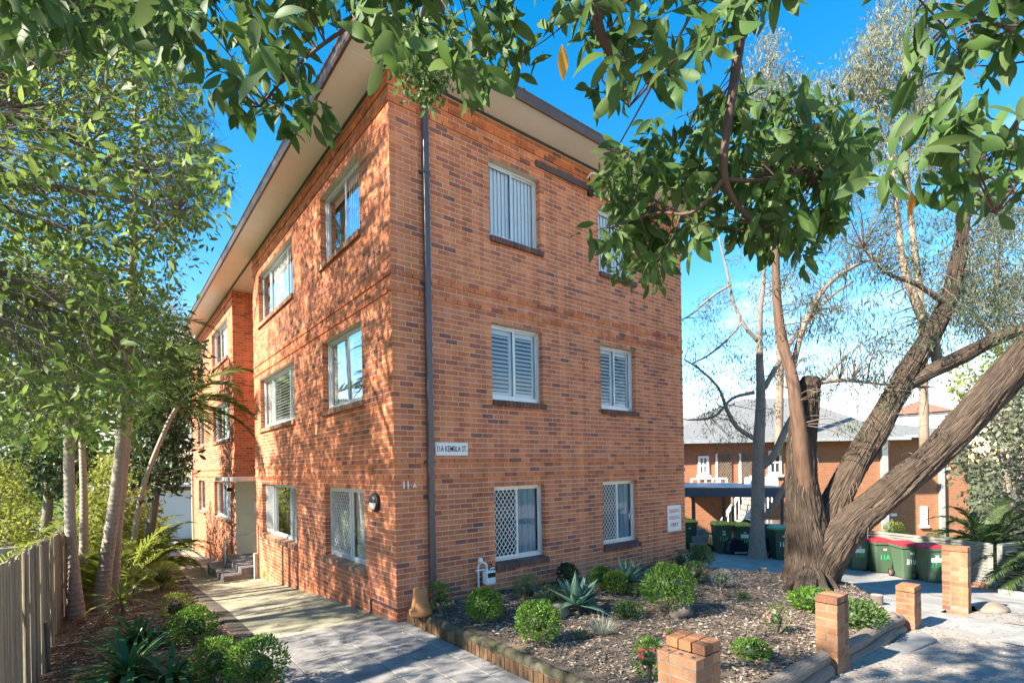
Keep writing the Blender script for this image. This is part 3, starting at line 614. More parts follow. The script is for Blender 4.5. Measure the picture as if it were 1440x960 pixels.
# ---------------- windows
slat_mesh = {}
def sub_bar(mb, T, u0, u1, d0, d1, z0, z1):
    a, b = T(u0, d0, z0), T(u1, d1, z1)
    mb.box(min(a[0], b[0]), max(a[0], b[0]), min(a[1], b[1]), max(a[1], b[1]), z0, z1)
def window(T, op, panes, sill, far=False):
    """panes: list of (fraction, kind)"""
    u0, u1, zb, zt = op; e = .042; zb0 = zb + .01
    T0_ = T; T = lambda u, d, z: T0_(u, d + .035, z)
    fr = MB()
    sub_bar(fr, T, u0, u1, .075, .135, zt - e, zt); sub_bar(fr, T, u0, u1, .075, .135, zb0 - .02, zb0 + e)
    sub_bar(fr, T, u0, u0 + e, .075, .135, zb0 + e, zt - e); sub_bar(fr, T, u1 - e, u1, .075, .135, zb0 + e, zt - e)
    W = fr.build('window', 'aluminium', B, bevel=.003)
    u = u0 + e; tot = sum(p[0] for p in panes); span = u1 - u0 - 2 * e
    for i, (frac, kind) in enumerate(panes):
        ua, ub = u, u + span * frac / tot; u = ub
        s = MB(); dd = .088 if i % 2 == 0 else .112; st = .028
        sub_bar(s, T, ua, ua + st, dd, dd + .02, zb0 + e, zt - e); sub_bar(s, T, ub - st, ub, dd, dd + .02, zb0 + e, zt - e)
        sub_bar(s, T, ua + st, ub - st, dd, dd + .02, zb0 + e, zb0 + e + st); sub_bar(s, T, ua + st, ub - st, dd, dd + .02, zt - e - st, zt - e)
        s.build('sash', 'aluminium', W)
        MB().quad(T(ua + st, dd + .01, zb0 + e + st), T(ub - st, dd + .01, zb0 + e + st), T(ub - st, dd + .01, zt - e - st), T(ua + st, dd + .01, zt - e - st)).build('pane', 'glass', W)
        a, c = ua + .02, ub - .02; z0, z1 = zb0 + e, zt - e
        if kind == 'shutter':
            p = MB(); b_ = .06
            sub_bar(p, T, a, a + b_, .15, .175, z0, z1); sub_bar(p, T, c - b_, c, .15, .175, z0, z1); sub_bar(p, T, a + b_, c - b_, .15, .175, z0, z0 + .1); sub_bar(p, T, a + b_, c - b_, .15, .175, z1 - .1, z1)
            p.build('shutter_frame', 'shutter_white', W)
            n = 14; hz = (z1 - z0 - .2) / n
            for k in range(n):
                zc = z0 + .1 + hz * (k + .5); m = MB()
                t0, t1, t2, t3 = T(a + b_, .14, zc - .02), T(c - b_, .14, zc - .02), T(c - b_, .195, zc + .024), T(a + b_, .195, zc + .024)
                m.add([t0, t1, t2, t3] + [(q[0], q[1], q[2] + .008) for q in (t0, t1, t2, t3)], [(0, 1, 2, 3), (4, 7, 6, 5), (0, 4, 5, 1), (2, 6, 7, 3)])
                m.build('slat', 'shutter_white', W)
        elif kind == 'vblind':
            m = MB(); n = max(5, int((c - a) / .085)); h = (c - a) / n
            for k in range(n):
                p, q = a + k * h, a + (k + 1.12) * h
                m.quad(T(p, .142, z0), T(q, .165, z0), T(q, .165, z1), T(p, .142, z1))
            m.build('blind', 'blind', W)
        elif kind in ('curtain', 'white', 'blue_fill'):
            m = MB(); n = 26; pts = [(a + (c - a) * k / n, .165 + .018 * math.sin(k * 1.3) + .008 * math.sin(k * 2.9)) for k in range(n + 1)]
            for (p, d1), (q, d2) in zip(pts[:-1], pts[1:]): m.quad(T(p, d1, z0), T(q, d2, z0), T(q, d2, z1), T(p, d1, z1))
            m.build('curtain', {'curtain': 'curtain', 'white': 'blind', 'blue_fill': 'pane_blue'}[kind], W, smooth=True)  # the blue one is an added drape, bluish look of the panes in its colour
        elif kind in ('screen', 'screenside'):
            m = MB(); st2 = .095 if kind == 'screen' else .09; a2, c2, d = ua, ub, .072; wdt = .012 if kind == 'screen' else .008
            sub_bar(m, T, a2, a2 + .03, d - .012, d + .012, z0, z1); sub_bar(m, T, c2 - .03, c2, d - .012, d + .012, z0, z1)
            sub_bar(m, T, a2 + .03, c2 - .03, d - .012, d + .012, z0, z0 + .03); sub_bar(m, T, a2 + .03, c2 - .03, d - .012, d + .012, z1 - .03, z1)
            asp = 1.35; Wd = c2 - a2; Hh = z1 - z0
            for sgn in (1, -1):
                k = -int(Hh / asp / st2) - 2
                while k * st2 < Wd + Hh / asp:
                    # line u = k*st2 + sgn*(z)/asp
                    pts = []
                    for zz in (0, Hh):
                        pts.append(((k * st2 + zz / asp) if sgn > 0 else (k * st2 + (Hh - zz) / asp), zz))
                    (ua_, za_), (ub_, zb_) = pts
                    # clip in u
                    def clip(lim, keep_less):
                        pass
                    t0, t1 = 0.0, 1.0; du = ub_ - ua_
                    for lim, s_ in ((0, 1), (Wd, -1)):
                        if abs(du) > 1e-9:
                            t = (lim - ua_) / du
                            if du * s_ > 0: t0 = max(t0, t)
                            else: t1 = min(t1, t)
                    if t1 - t0 > .01:
                        A_ = T(a2 + ua_ + du * t0, d, z0 + za_ + (zb_ - za_) * t0); B_ = T(a2 + ua_ + du * t1, d, z0 + za_ + (zb_ - za_) * t1)
                        m.bar(A_, B_, wdt, .004, up=np.array(T(0, 1, 0)) - np.array(T(0, 0, 0)))
                    k += 1
            m.build('security_screen', 'white_paint' if T0_ is TF else 'aluminium', W)
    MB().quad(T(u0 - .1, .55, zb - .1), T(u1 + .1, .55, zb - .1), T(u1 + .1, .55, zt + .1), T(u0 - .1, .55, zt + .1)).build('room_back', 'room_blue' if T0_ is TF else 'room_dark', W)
    T = T0_
    # sill of bricks on edge
    over = (.0, .05) if T is TF else (.06, .07)
    a, c = u0 - over[0], u1 + over[1]; n = max(3, round((c - a) / .086)); h = (c - a) / n; drop = .035
    S = MB()
    v = [T(a + .01, -.04, zb - .13), T(c - .01, -.04, zb - .13), T(c - .01, .13, zb - .1), T(a + .01, .13, zb - .1), T(a + .01, -.045, zb - .045), T(c - .01, -.045, zb - .045), T(c - .01, .13, zb - .008), T(a + .01, .13, zb - .008)]
    S.add(v, [(0, 1, 5, 4), (4, 5, 6, 7), (0, 4, 7, 3), (1, 2, 6, 5), (0, 3, 2, 1), (2, 3, 7, 6)])
    SO = S.build('window_sill', 'mortar_grey', B)
    for k in range(n):
        p, q = a + h * k + .005, a + h * (k + 1) - .005; j = rb.uniform(-.004, .004)
        v = [T(p, -.055 + j, zb - .135), T(q, -.055 + j, zb - .135), T(q, .12, zb - .105), T(p, .12, zb - .105), T(p, -.06 + j, zb - .04), T(q, -.06 + j, zb - .04), T(q, .125, zb), T(p, .125, zb)]
        MB().add(v, [(0, 3, 2, 1), (4, 5, 6, 7), (0, 1, 5, 4), (1, 2, 6, 5), (2, 3, 7, 6), (3, 0, 4, 7)]).build('sill_brick', sill, SO)
for k, (kl, kr) in enumerate(((('screen', 'blue_fill'), ('screen', 'blue_fill')), (('shutter', 'shutter'), ('shutter', 'shutter')), (('vblind', 'vblind'), ('vblind', 'vblind')))):
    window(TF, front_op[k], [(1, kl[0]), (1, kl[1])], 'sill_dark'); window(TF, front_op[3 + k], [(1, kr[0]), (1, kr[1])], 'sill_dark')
# side windows: u grows away from the street
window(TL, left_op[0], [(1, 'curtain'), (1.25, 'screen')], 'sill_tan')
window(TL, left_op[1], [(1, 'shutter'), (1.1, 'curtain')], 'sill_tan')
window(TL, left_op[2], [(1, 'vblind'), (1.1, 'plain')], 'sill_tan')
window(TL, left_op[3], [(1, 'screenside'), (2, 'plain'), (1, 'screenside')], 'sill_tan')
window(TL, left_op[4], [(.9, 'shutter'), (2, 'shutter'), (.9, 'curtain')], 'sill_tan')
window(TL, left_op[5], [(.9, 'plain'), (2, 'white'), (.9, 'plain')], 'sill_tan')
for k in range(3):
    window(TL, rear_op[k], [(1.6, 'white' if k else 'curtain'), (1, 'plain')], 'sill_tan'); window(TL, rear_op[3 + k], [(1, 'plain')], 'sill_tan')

# ---------------- roof edge
OV, OF = .62, .66
gz = ZTOP
MB().box(-OV, XE + OV, -OF, .0, gz, gz + .02).box(-OV, .0, 0, YE + .5, gz, gz + .02).box(0.0, RD + .2, YN - .02, YR + .02, gz, gz + .02).build('soffit', 'soffit', B)
fm = MB()
fm.box(.0, XE, -.03, .005, gz - .035, gz - .001).box(-.03, .005, -.03, YE, gz - .035, gz - .001)
fm.build('soffit_bead', 'gutter_brown', B)
for k in range(9):
    MB().box(-OV + .03, -.04, 2.4 * k + .1, 2.4 * k + .112, gz - .004, gz + .001).build('soffit_joint', 'soffit', B)
prof_g = [(0, -.03), (.02, -.06), (.06, -.07), (.085, -.03), (.09, .05), (.115, .075), (.115, .095), (.0, .095)]
# gutter: front (along X) and side (along Y)
MB().prism([(-OF - y_, gz + z_) for y_, z_ in prof_g], 0, -OV - .1, XE + OV).build('gutter', 'gutter_brown', B, bevel=.004)
MB().prism([(-OV - x_, gz + z_) for x_, z_ in prof_g], 1, -OF - .1, YE + .5).build('gutter', 'gutter_brown', B, bevel=.004)
for t in range(1, 10):
    MB().box(-OV - .12, -OV + .0, t * 2.4 - .03, t * 2.4 + .03, gz + .085, gz + .105).build('gutter_strap', 'galvanised', B)
for t in range(1, 4):
    MB().box(t * 2.1 - .03, t * 2.1 + .03, -OF - .122, -OF, gz + .085, gz + .105).build('gutter_strap', 'gutter_brown', B)
rz = gz + .11; cx0, cx1, cy0, cy1 = -OV, XE + OV, -OF, YE + .5; mxm = (cx0 + cx1) / 2; rh = 1.9; q = (cx1 - cx0) / 2
MB().add([(cx0, cy0, rz), (cx1, cy0, rz), (cx1, cy1, rz), (cx0, cy1, rz), (mxm, cy0 + q, rz + rh), (mxm, cy1 - q, rz + rh)], [(0, 1, 4), (1, 2, 5, 4), (2, 3, 5), (3, 0, 4, 5), (0, 3, 2, 1)]).build('roof', 'roof_tile', B)
# downpipe near the corner
dp = MB().box(.55, .65, -.105, -.025, .2, gz - .06); DP = dp.build('downpipe', 'pipe_brown', B, bevel=.012)
for z in (2.45, 5.33, 7.1, 1.9):
    MB().box(.54, .66, -.112, -.02, z, z + .05).box(.5, .55, -.03, -.006, z, z + .05).box(.65, .7, -.03, -.006, z, z + .05).build('pipe_bracket', 'pipe_brown', DP)
MB().tube([(.6, -.065, .22, .045), (.6, -.08, .17, .045), (.62, -.2, .12, .045)], 8).build('pipe_shoe', 'pipe_brown', DP, smooth=True)
MB().box(-.09, -.01, YE - .1, YE, -1.5, gz - .02).build('downpipe', 'cream_paint', B, bevel=.01)
MB().box(-.1, -.02, YN - .12, YN - .03, -.75, .0).build('pipe_stub', 'cream_paint', B)
# thin conduit on the side wall near the corner
MB().tube([(-.02, .95, -.07, .014), (-.02, .95, .17, .014), (-.02, .9, .2, .014), (-.02, -.01, .2, .014)], 6).build('conduit', 'pipe_brown', B)
# air vents
for (u, z) in ((.8, ZB[1] + .13), (.8, ZB[0] + .13), (4.1, ZB[0] + .13), (4.1, ZB[1] + .13), (6.0, ZB[1] + .13), (8.6, ZB[1] + .13), (8.6, ZB[0] + .13), (8.4, ZB[2] + .13), (1.6, ZB[2] + .13), (6.7, ZB[0] + .13), (15, ZB[1] + .13), (17.5, ZB[1] + .13), (4.0, -.15), (8.3, -.55)):
    m = MB()
    for k in range(5): sub_bar(m, TL, u, u + .22, -.012, .0, z - .075 + k * .034, z - .06 + k * .034)
    for k in range(5): sub_bar(m, TL, u + k * .051, u + k * .051 + .016, -.0115, .0, z - .085, z + .085)
    V_ = m.build('air_vent', 'terracotta', B); mb = MB(); sub_bar(mb, TL, u, u + .22, -.004, .0, z - .08, z + .08); mb.build('vent_back', 'room_dark', V_)
# entrance: canopy, steps, rail, intercom
MB().box(-.6, RD - .02, YN + .05, YR - .013, 2.1, 2.22).build('entrance_canopy', 'galvanised', B, bevel=.01)
MB().box(-.85, RD - .02, YN + .12, YR - .02, -1.3, -.60).build('step', 'step_paint', B, bevel=.01)
MB().box(-.40, RD - .02, YN + .13, YR - .021, -.599, -.43).build('step', 'step_paint', B, bevel=.01)
hr = spline([(-.55, 10.9, -.6, .022), (-.55, 10.9, .05, .022), (-.52, 10.9, .2, .022), (-.4, 10.88, .29, .022), (.1, 10.8, .38, .022), (.9, 10.7, .48, .022)], 5)
MB().tube(hr, 8).build('handrail', 'galvanised', B, smooth=True)
MB().box(.55, .8, YR - .05, YR - .013, .95, 1.35).build('intercom', 'white_paint', B, bevel=.008)
ll = MB().lathe([(.0, 0), (.09, .0), (.1, .05), (.07, .12), (.02, .13)], (-.12, YR + .25, 1.72), 14); ll.build('porch_light', 'black_plastic', B, smooth=True)
# lettering 11A painted metal on the front wall
text_mesh('11', .155, 'white_paint', 'house_number', B, (.185, -.012, 2.115), (1, 0, 0), (0, 0, 1), .95, .004)
text_mesh('A', .10, 'white_paint', 'house_letter', B, (.335, -.012, 2.10), (1, 0, 0), (0, 0, 1), .95, .003)
# bulkhead lamp on the side wall
LT = thing('bulkhead_lamp', 'round black eyelid bulkhead lamp on the side wall near the corner', 'lamp', (-.02, .68, 1.83))
def disc(prof_, n=24, half=None):
    m = MB(); vs = []; 
    for r, d in prof_:
        for k in range(n):
            a = 2 * math.pi * k / n; vs.append((-d, .68 + r * math.cos(a), 1.83 + r * math.sin(a)))
    fs = [(i * n + k, i * n + (k + 1) % n, (i + 1) * n + (k + 1) % n, (i + 1) * n + k) for i in range(len(prof_) - 1) for k in range(n)] + [tuple((len(prof_) - 1) * n + k for k in range(n))]
    return m.add(vs, fs)
disc([(.155, .0), (.16, .03), (.15, .06), (.125, .075), (.12, .06)]).build('housing', 'black_plastic', LT, smooth=True)
disc([(.122, .06), (.10, .085), (.05, .1), (.0, .102)]).build('diffuser', 'lamp_opal', LT, smooth=True)
m = MB(); n = 16; vs = []
for r, d in ((.128, .07), (.108, .097), (.055, .114), (.0, .117)):
    for k in range(n + 1):
        a = math.pi * k / n; vs.append((-d, .68 + r * math.cos(a), 1.83 + r * math.sin(a)))
m.add(vs, [(i * (n + 1) + k, i * (n + 1) + k + 1, (i + 1) * (n + 1) + k + 1, (i + 1) * (n + 1) + k) for i in range(3) for k in range(n)]).build('eyelid', 'black_plastic', LT, smooth=True)
# street sign on the wall
SG = thing('street_sign', 'white sign reading 11A KEMBLA ST. beside the brown downpipe', 'sign', (.72, -.02, 2.58))
MB().box(.72, 1.35, -.02, -.006, 2.58, 2.79).build('plate', 'sign_white', SG, bevel=.002)
text_mesh('11A KEMBLA ST.', .135, 'sign_black', 'lettering', SG, (1.035, -.022, 2.685), (1, 0, 0), (0, 0, 1), .62, .0015, depth=.001)
S2 = thing('parking_sign', 'white sign with faded red words RESIDENTS PARKING ONLY on the brick wall', 'sign', (7.05, -.02, .78))
MB().box(7.05, 7.6, -.02, -.006, .76, 1.38).build('plate', 'sign_white', S2, bevel=.002)
for tx, z, mt, sx in (('RESIDENTS', 1.24, 'sign_red_faded', .68), ('PARKING', 1.08, 'sign_red_faded', .85), ('ONLY', .91, 'sign_red', .9)):
    text_mesh(tx, .125, mt, 'lettering', S2, (7.325, -.022, z), (1, 0, 0), (0, 0, 1), sx, .003, depth=.001)
# gas meter
GM = thing('gas_meter', 'grey white gas meter with pipework at the foot of the front wall', 'meter', (1.6, -.12, .2))
MB().box(1.56, 1.76, -.22, -.07, .36, .6).build('meter_body', 'white_paint', GM, bevel=.03)
MB().box(1.58, 1.74, -.226, -.219, .49, .57).build('dial', 'black_plastic', GM)
MB().tube(spline([(1.47, -.1, .14, .016), (1.47, -.1, .5, .016), (1.47, -.1, .68, .016), (1.52, -.12, .74, .016), (1.6, -.14, .72, .016), (1.62, -.14, .6, .016)], 4), 8).build('pipe', 'white_paint', GM, smooth=True)
MB().tube([(1.4, -.11, .62, .012), (1.8, -.11, .62, .012)], 8).build('pipe', 'white_paint', GM)
MB().tube([(1.0, -.03, .27, .012), (1.47, -.1, .27, .012)], 6).build('pipe', 'pipe_brown', GM)
MB().lathe([(.04, 0), (.045, .06), (.03, .09)], (1.5, -.12, .74), 12).build('regulator', 'white_paint', GM, smooth=True)
MB().tube(spline([(1.68, -.13, .6, .012), (1.68, -.13, .68, .012), (1.74, -.1, .7, .012), (1.78, -.06, .64, .012)], 4), 6).build('hose', 'black_plastic', GM, smooth=True)
# steel channel, power entry and service cable
CH = thing('cable_channel', 'long brown cable cover board fixed below the eave of the front wall', 'cable cover', (3.0, -.04, 8.1))
MB().box(3.0, 4.75, -.06, -.006, 8.08, 8.2).build('cover', 'gutter_brown', CH, bevel=.006)
SP = thing('service_bracket', 'white bent conduit and black cable clamps of the power service entry', 'power bracket', (4.45, -.1, 8.05))
MB().tube(spline([(4.4, -.05, 8.3, .022), (4.4, -.16, 8.36, .022), (4.48, -.2, 8.36, .022), (4.62, -.2, 8.32, .022)], 4), 8).build('conduit', 'white_paint', SP, smooth=True)
MB().tube(spline([(4.4, -.12, 8.3, .014), (4.38, -.14, 8.1, .014), (4.42, -.1, 7.98, .014), (4.5, -.06, 8.0, .014)], 4), 6).build('cable', 'wire', SP, smooth=True)
MB().tube(spline([(4.6, -.12, 8.3, .014), (4.5, -.16, 8.1, .014), (4.55, -.1, 8.02, .014)], 4), 6).box(4.45, 4.58, -.09, -.006, 8.0, 8.1).build('clamp', 'wire', SP, smooth=True)
c0 = np.array([4.62, -.2, 8.33]); c1 = at(890, 160, w=6.2); c2 = c0 + (c1 - c0) * 3.2
MB().tube([(*(c0 + (c2 - c0) * t - np.array([0, 0, .35 * t * (1 - t)])), .012) for t in np.linspace(0, 1, 24)], 6).build('service_cable', 'wire')
tag(bpy.data.objects['service_cable'], 'thin black power cable running from the eave towards the street', 'cable')

# ================================================================ FRONT GARDEN EDGES AND PILLARS
# low brick edging with mossy rounded coping along the tiled path
E1 = thing('garden_edging', 'low brick garden edging with mossy dark coping beside the grey tiles', 'edging', (.2, -3, 0))
MB().box(.16, .285, -6.4, -.02, -.1, .135).build('core', 'mortar_grey', E1)
eb = None
y = -.03
while y > -6.2:
    if eb is None:
        o = MB().box(.148, .297, y - .076, y, -.1, .13).build('brick', 'edge_brick', E1); eb = o.data; y00 = y
    else:
        o = bpy.data.objects.new('brick', eb); link(o, E1); o.location = (rng.normal(0, .002), y - y00, rng.normal(0, .003))
    y -= .086
y = -.02
while y > -6.2:
    l = rng.uniform(.75, 1.0); pts = [(.222 + rng.normal(0, .006), yy, .15 + rng.normal(0, .006), .074 + rng.normal(0, .004)) for yy in np.linspace(y, y - l + .01, 7)]
    MB().tube(pts, 12, ridge=.05, ridges=4, seed=int(-y * 10)).build('coping', 'mossy_cap', E1, smooth=True); y -= l
# short return where the coping turns in front of the pillar
# brick pillars
def pillar(c, nx, ny, ncourse, label, z0, step=False, rot=0, bl=.23, bh=.076):
    """nx, ny pillar size in half bricks (.12)"""
    P = thing('brick_pillar', label, 'pillar', (c[0], c[1], z0), 'yellow brown brick pillars along the front boundary')
    sx, sy = nx * .12, ny * .12; hx, hy = sx / 2, sy / 2; h = ncourse * .086
    MB().box(-hx + .008, hx - .008, -hy + .008, hy - .008, -.2, h - .012).build('mortar_core', 'mortar_grey', P, local=True)
    def br(x0, x1, y0, y1, z):
        j = rng.normal(0, .0015, 2)
        MB().box(x0 + .005 + j[0], x1 - .005 + j[0], y0 + .005 + j[1], y1 - .005 + j[1], z + .005, z + .081).build('brick', 'pillar_brick', P, local=True, bevel=.004)
    for k in range(-1, ncourse):
        z = k * .086; last = False
        if k % 2 == 0:
            x = -hx
            while x < hx - .01:
                x2 = min(x + .24, hx)
                if not last: br(x, x2, -hy, -hy + .12, z)
                br(x, x2, hy - .12, hy, z); x = x2
            yy = -hy + .12
            while yy < hy - .13:
                y2 = min(yy + .24, hy - .12); br(-hx, -hx + .12, yy, y2, z); br(hx - .12, hx, yy, y2, z); yy = y2
        else:
            yy = -hy
            while yy < hy - .01:
                y2 = min(yy + .24, hy); br(-hx, -hx + .12, yy, y2, z); br(hx - .12, hx, yy, y2, z); yy = y2
            x = -hx + .12
            while x < hx - .13:
                x2 = min(x + .24, hx - .12); br(x, x2, -hy, -hy + .12, z); br(x, x2, hy - .12, hy, z); x = x2
    if step:   # broken top: two rows of loose bricks behind, a cored row left lower
        for i in range(3):
            br(-hx + .12, -hx + .24, -hy + i * .12, -hy + (i + 1) * .12, h); br(-hx + .24, hx, -hy + i * .12, -hy + (i + 1) * .12, h + rng.uniform(0, .004))
        for i in range(3):
            MB().lathe([(.017, .0), (.017, .002)], (-hx + .06, -hy + .06 + i * .11, h - .004), 10).build('core_hole', 'room_dark', P, local=True)
    else:
        # cap bricks on edge
        n = nx
        for i in range(n): br(-hx + i * .12, -hx + (i + 1) * .12, -hy, hy, h)
    return P
pc = at(1168, 940, w=5.98)
P1 = at(968, 905, w=4.15)
pillar((P1[0], P1[1]), 3, 3, 8, 'brick pillar with a broken stepped top showing cored bricks, by the mossy edging', P1[2] - 8.5 * .086, step=True)
pillar((3.13, -4.95), 3, 2, 9, 'brick pillar between two pairs of logs, flat brick-on-edge top', -.04)
pillar((6.0, -4.97), 3, 2, 7, 'short brick pillar ending the log border beside the concrete footpath', -.2)
pillar((8.13, -5.13), 2, 3, 12, 'tall brick pillar standing alone by the red-lidded bins', -.26)
# log border, two logs high between pillars
def log(a, b, r, lab, seed):
    pts = [(*(np.array(a) + (np.array(b) - np.array(a)) * t + np.array([0, .012 * math.sin(5 * t + seed), .01 * math.sin(7 * t + seed)])), r * (1 + .05 * math.sin(9 * t + seed))) for t in np.linspace(0, 1, 16)]
    L = thing('border_log', lab, 'log', tuple(a), 'logs bordering the garden bed')
    MB().tube(pts, 14, cap=False, ridge=.04, ridges=7, seed=seed, twist=.2).build('bark', 'log_wood', L, smooth=True)
    d = norm(np.array(b) - np.array(a))
    for p, s in ((pts[0], -1), (pts[-1], 1)):
        MB().tube([(p[0], p[1], p[2], p[3] * 1.0), (p[0] + d[0] * s * .012, p[1] + d[1] * s * .012, p[2] + d[2] * s * .012, p[3] * .93)], 14).build('cut_end', 'log_end', L)
log((.5, -4.98, .06), (2.84, -4.99, -.0), .085, 'lower weathered log from the mossy edging to the flat-topped pillar', 1)
log((.45, -4.96, .21), (2.83, -4.97, .14), .085, 'upper weathered log from the mossy edging to the flat-topped pillar', 2)
log((3.28, -4.95, -.06), (5.72, -4.95, -.14), .085, 'lower weathered log between the two shorter boundary pillars', 3)
log((3.26, -4.93, .09), (5.70, -4.93, .02), .085, 'upper weathered log between the two shorter boundary pillars', 4)
# stubs
for (x, y, lab) in ((1073, 808, 'short cut log stub on the driveway edge by the bed'), (1233, 849, 'short cut log stub between the big tree and the short pillar')):
    p = gp(x, y, zdrive)
    S_ = thing('log_stub', lab, 'log stub', tuple(p)); MB().tube([(p[0], p[1], p[2] - .1, .1), (p[0], p[1], p[2] + .17, .098)], 14, cap=False).build('bark', 'log_wood', S_, smooth=True)
    MB().lathe([(.098, 0), (.09, .008), (.0, .01)], (p[0], p[1], p[2] + .165), 14).build('cut_end', 'log_end', S_)
# slabs and stones
def slab(px, z, lab, th=.05):
    q = [at(x, y, z=z) for x, y in px]; b = MB(); k = len(q)
    vs = [(p[0], p[1], p[2]) for p in q] + [(p[0], p[1], p[2] - th - .05) for p in q]
    if (q[1][0] - q[0][0]) * (q[2][1] - q[0][1]) - (q[1][1] - q[0][1]) * (q[2][0] - q[0][0]) < 0: pass
    b.add(vs, [tuple(range(k))] + [(i, i + k, (i + 1) % k + k, (i + 1) % k) for i in range(k)])
    return tag(b.build('stone_slab', 'slab', bevel=.008), lab, 'slab')
slab([(1243, 912), (1268, 922), (1318, 898), (1300, 888), (1278, 890)], -.1, 'grey stone slab lying at the foot of the short pillar')
slab([(1340, 975), (1372, 934), (1402, 948), (1398, 975)], -.1, 'pale blue grey slab set in the dirt verge')
slab([(1425, 975), (1436, 955), (1470, 965), (1470, 980)], -.12, 'grey slab corner in the dirt near the footpath')
def rock(x, y, r, mat, lab, seed, zf=zgarden):
    p = gp(x, y, zf); tag(MB().blob((p[0], p[1], p[2] + r[2] * .5), r, seed, 12, 8, .2).build('garden_rock', mat, smooth=True), lab, 'rock')
rock(787, 868, (.17, .13, .13), 'stone_green', 'rounded olive grey stone behind the clipped ball shrub', 3)
rock(957, 866, (.2, .15, .14), 'stone', 'dark angular rock in front of the large round shrub', 4)
rock(745, 884, (.07, .06, .03), 'stone', 'small flat brown stone in the mulch by the red flowers', 5)
rock(1255, 868, (.1, .1, .05), 'stone', 'small dark stone beside the short pillar', 6)
p = at(1392, 856, z=-.3); tag(MB().blob((p[0], p[1], p[2] + .04), (.3, .2, .07), 8, 12, 8, .35).build('garden_rock', 'bark_pale', smooth=True), 'pale sandstone lump at the foot of the tall pillar', 'rock')
# upturned terracotta pot
pp = at(592, 862, z=.22); PT = thing('terracotta_pot', 'upturned terracotta flower pot by the building corner', 'pot', (pp[0], pp[1], .21))
MB().lathe([(.165, 0), (.17, .02), (.168, .075), (.14, .08), (.105, .37), (.095, .385), (.02, .388)], (pp[0], pp[1], .21), 24).build('pot_body', 'terracotta', PT, smooth=True)
MB().lathe([(.018, 0), (.018, .003)], (pp[0], pp[1], .5985), 10).build('drain_hole', 'room_dark', PT)

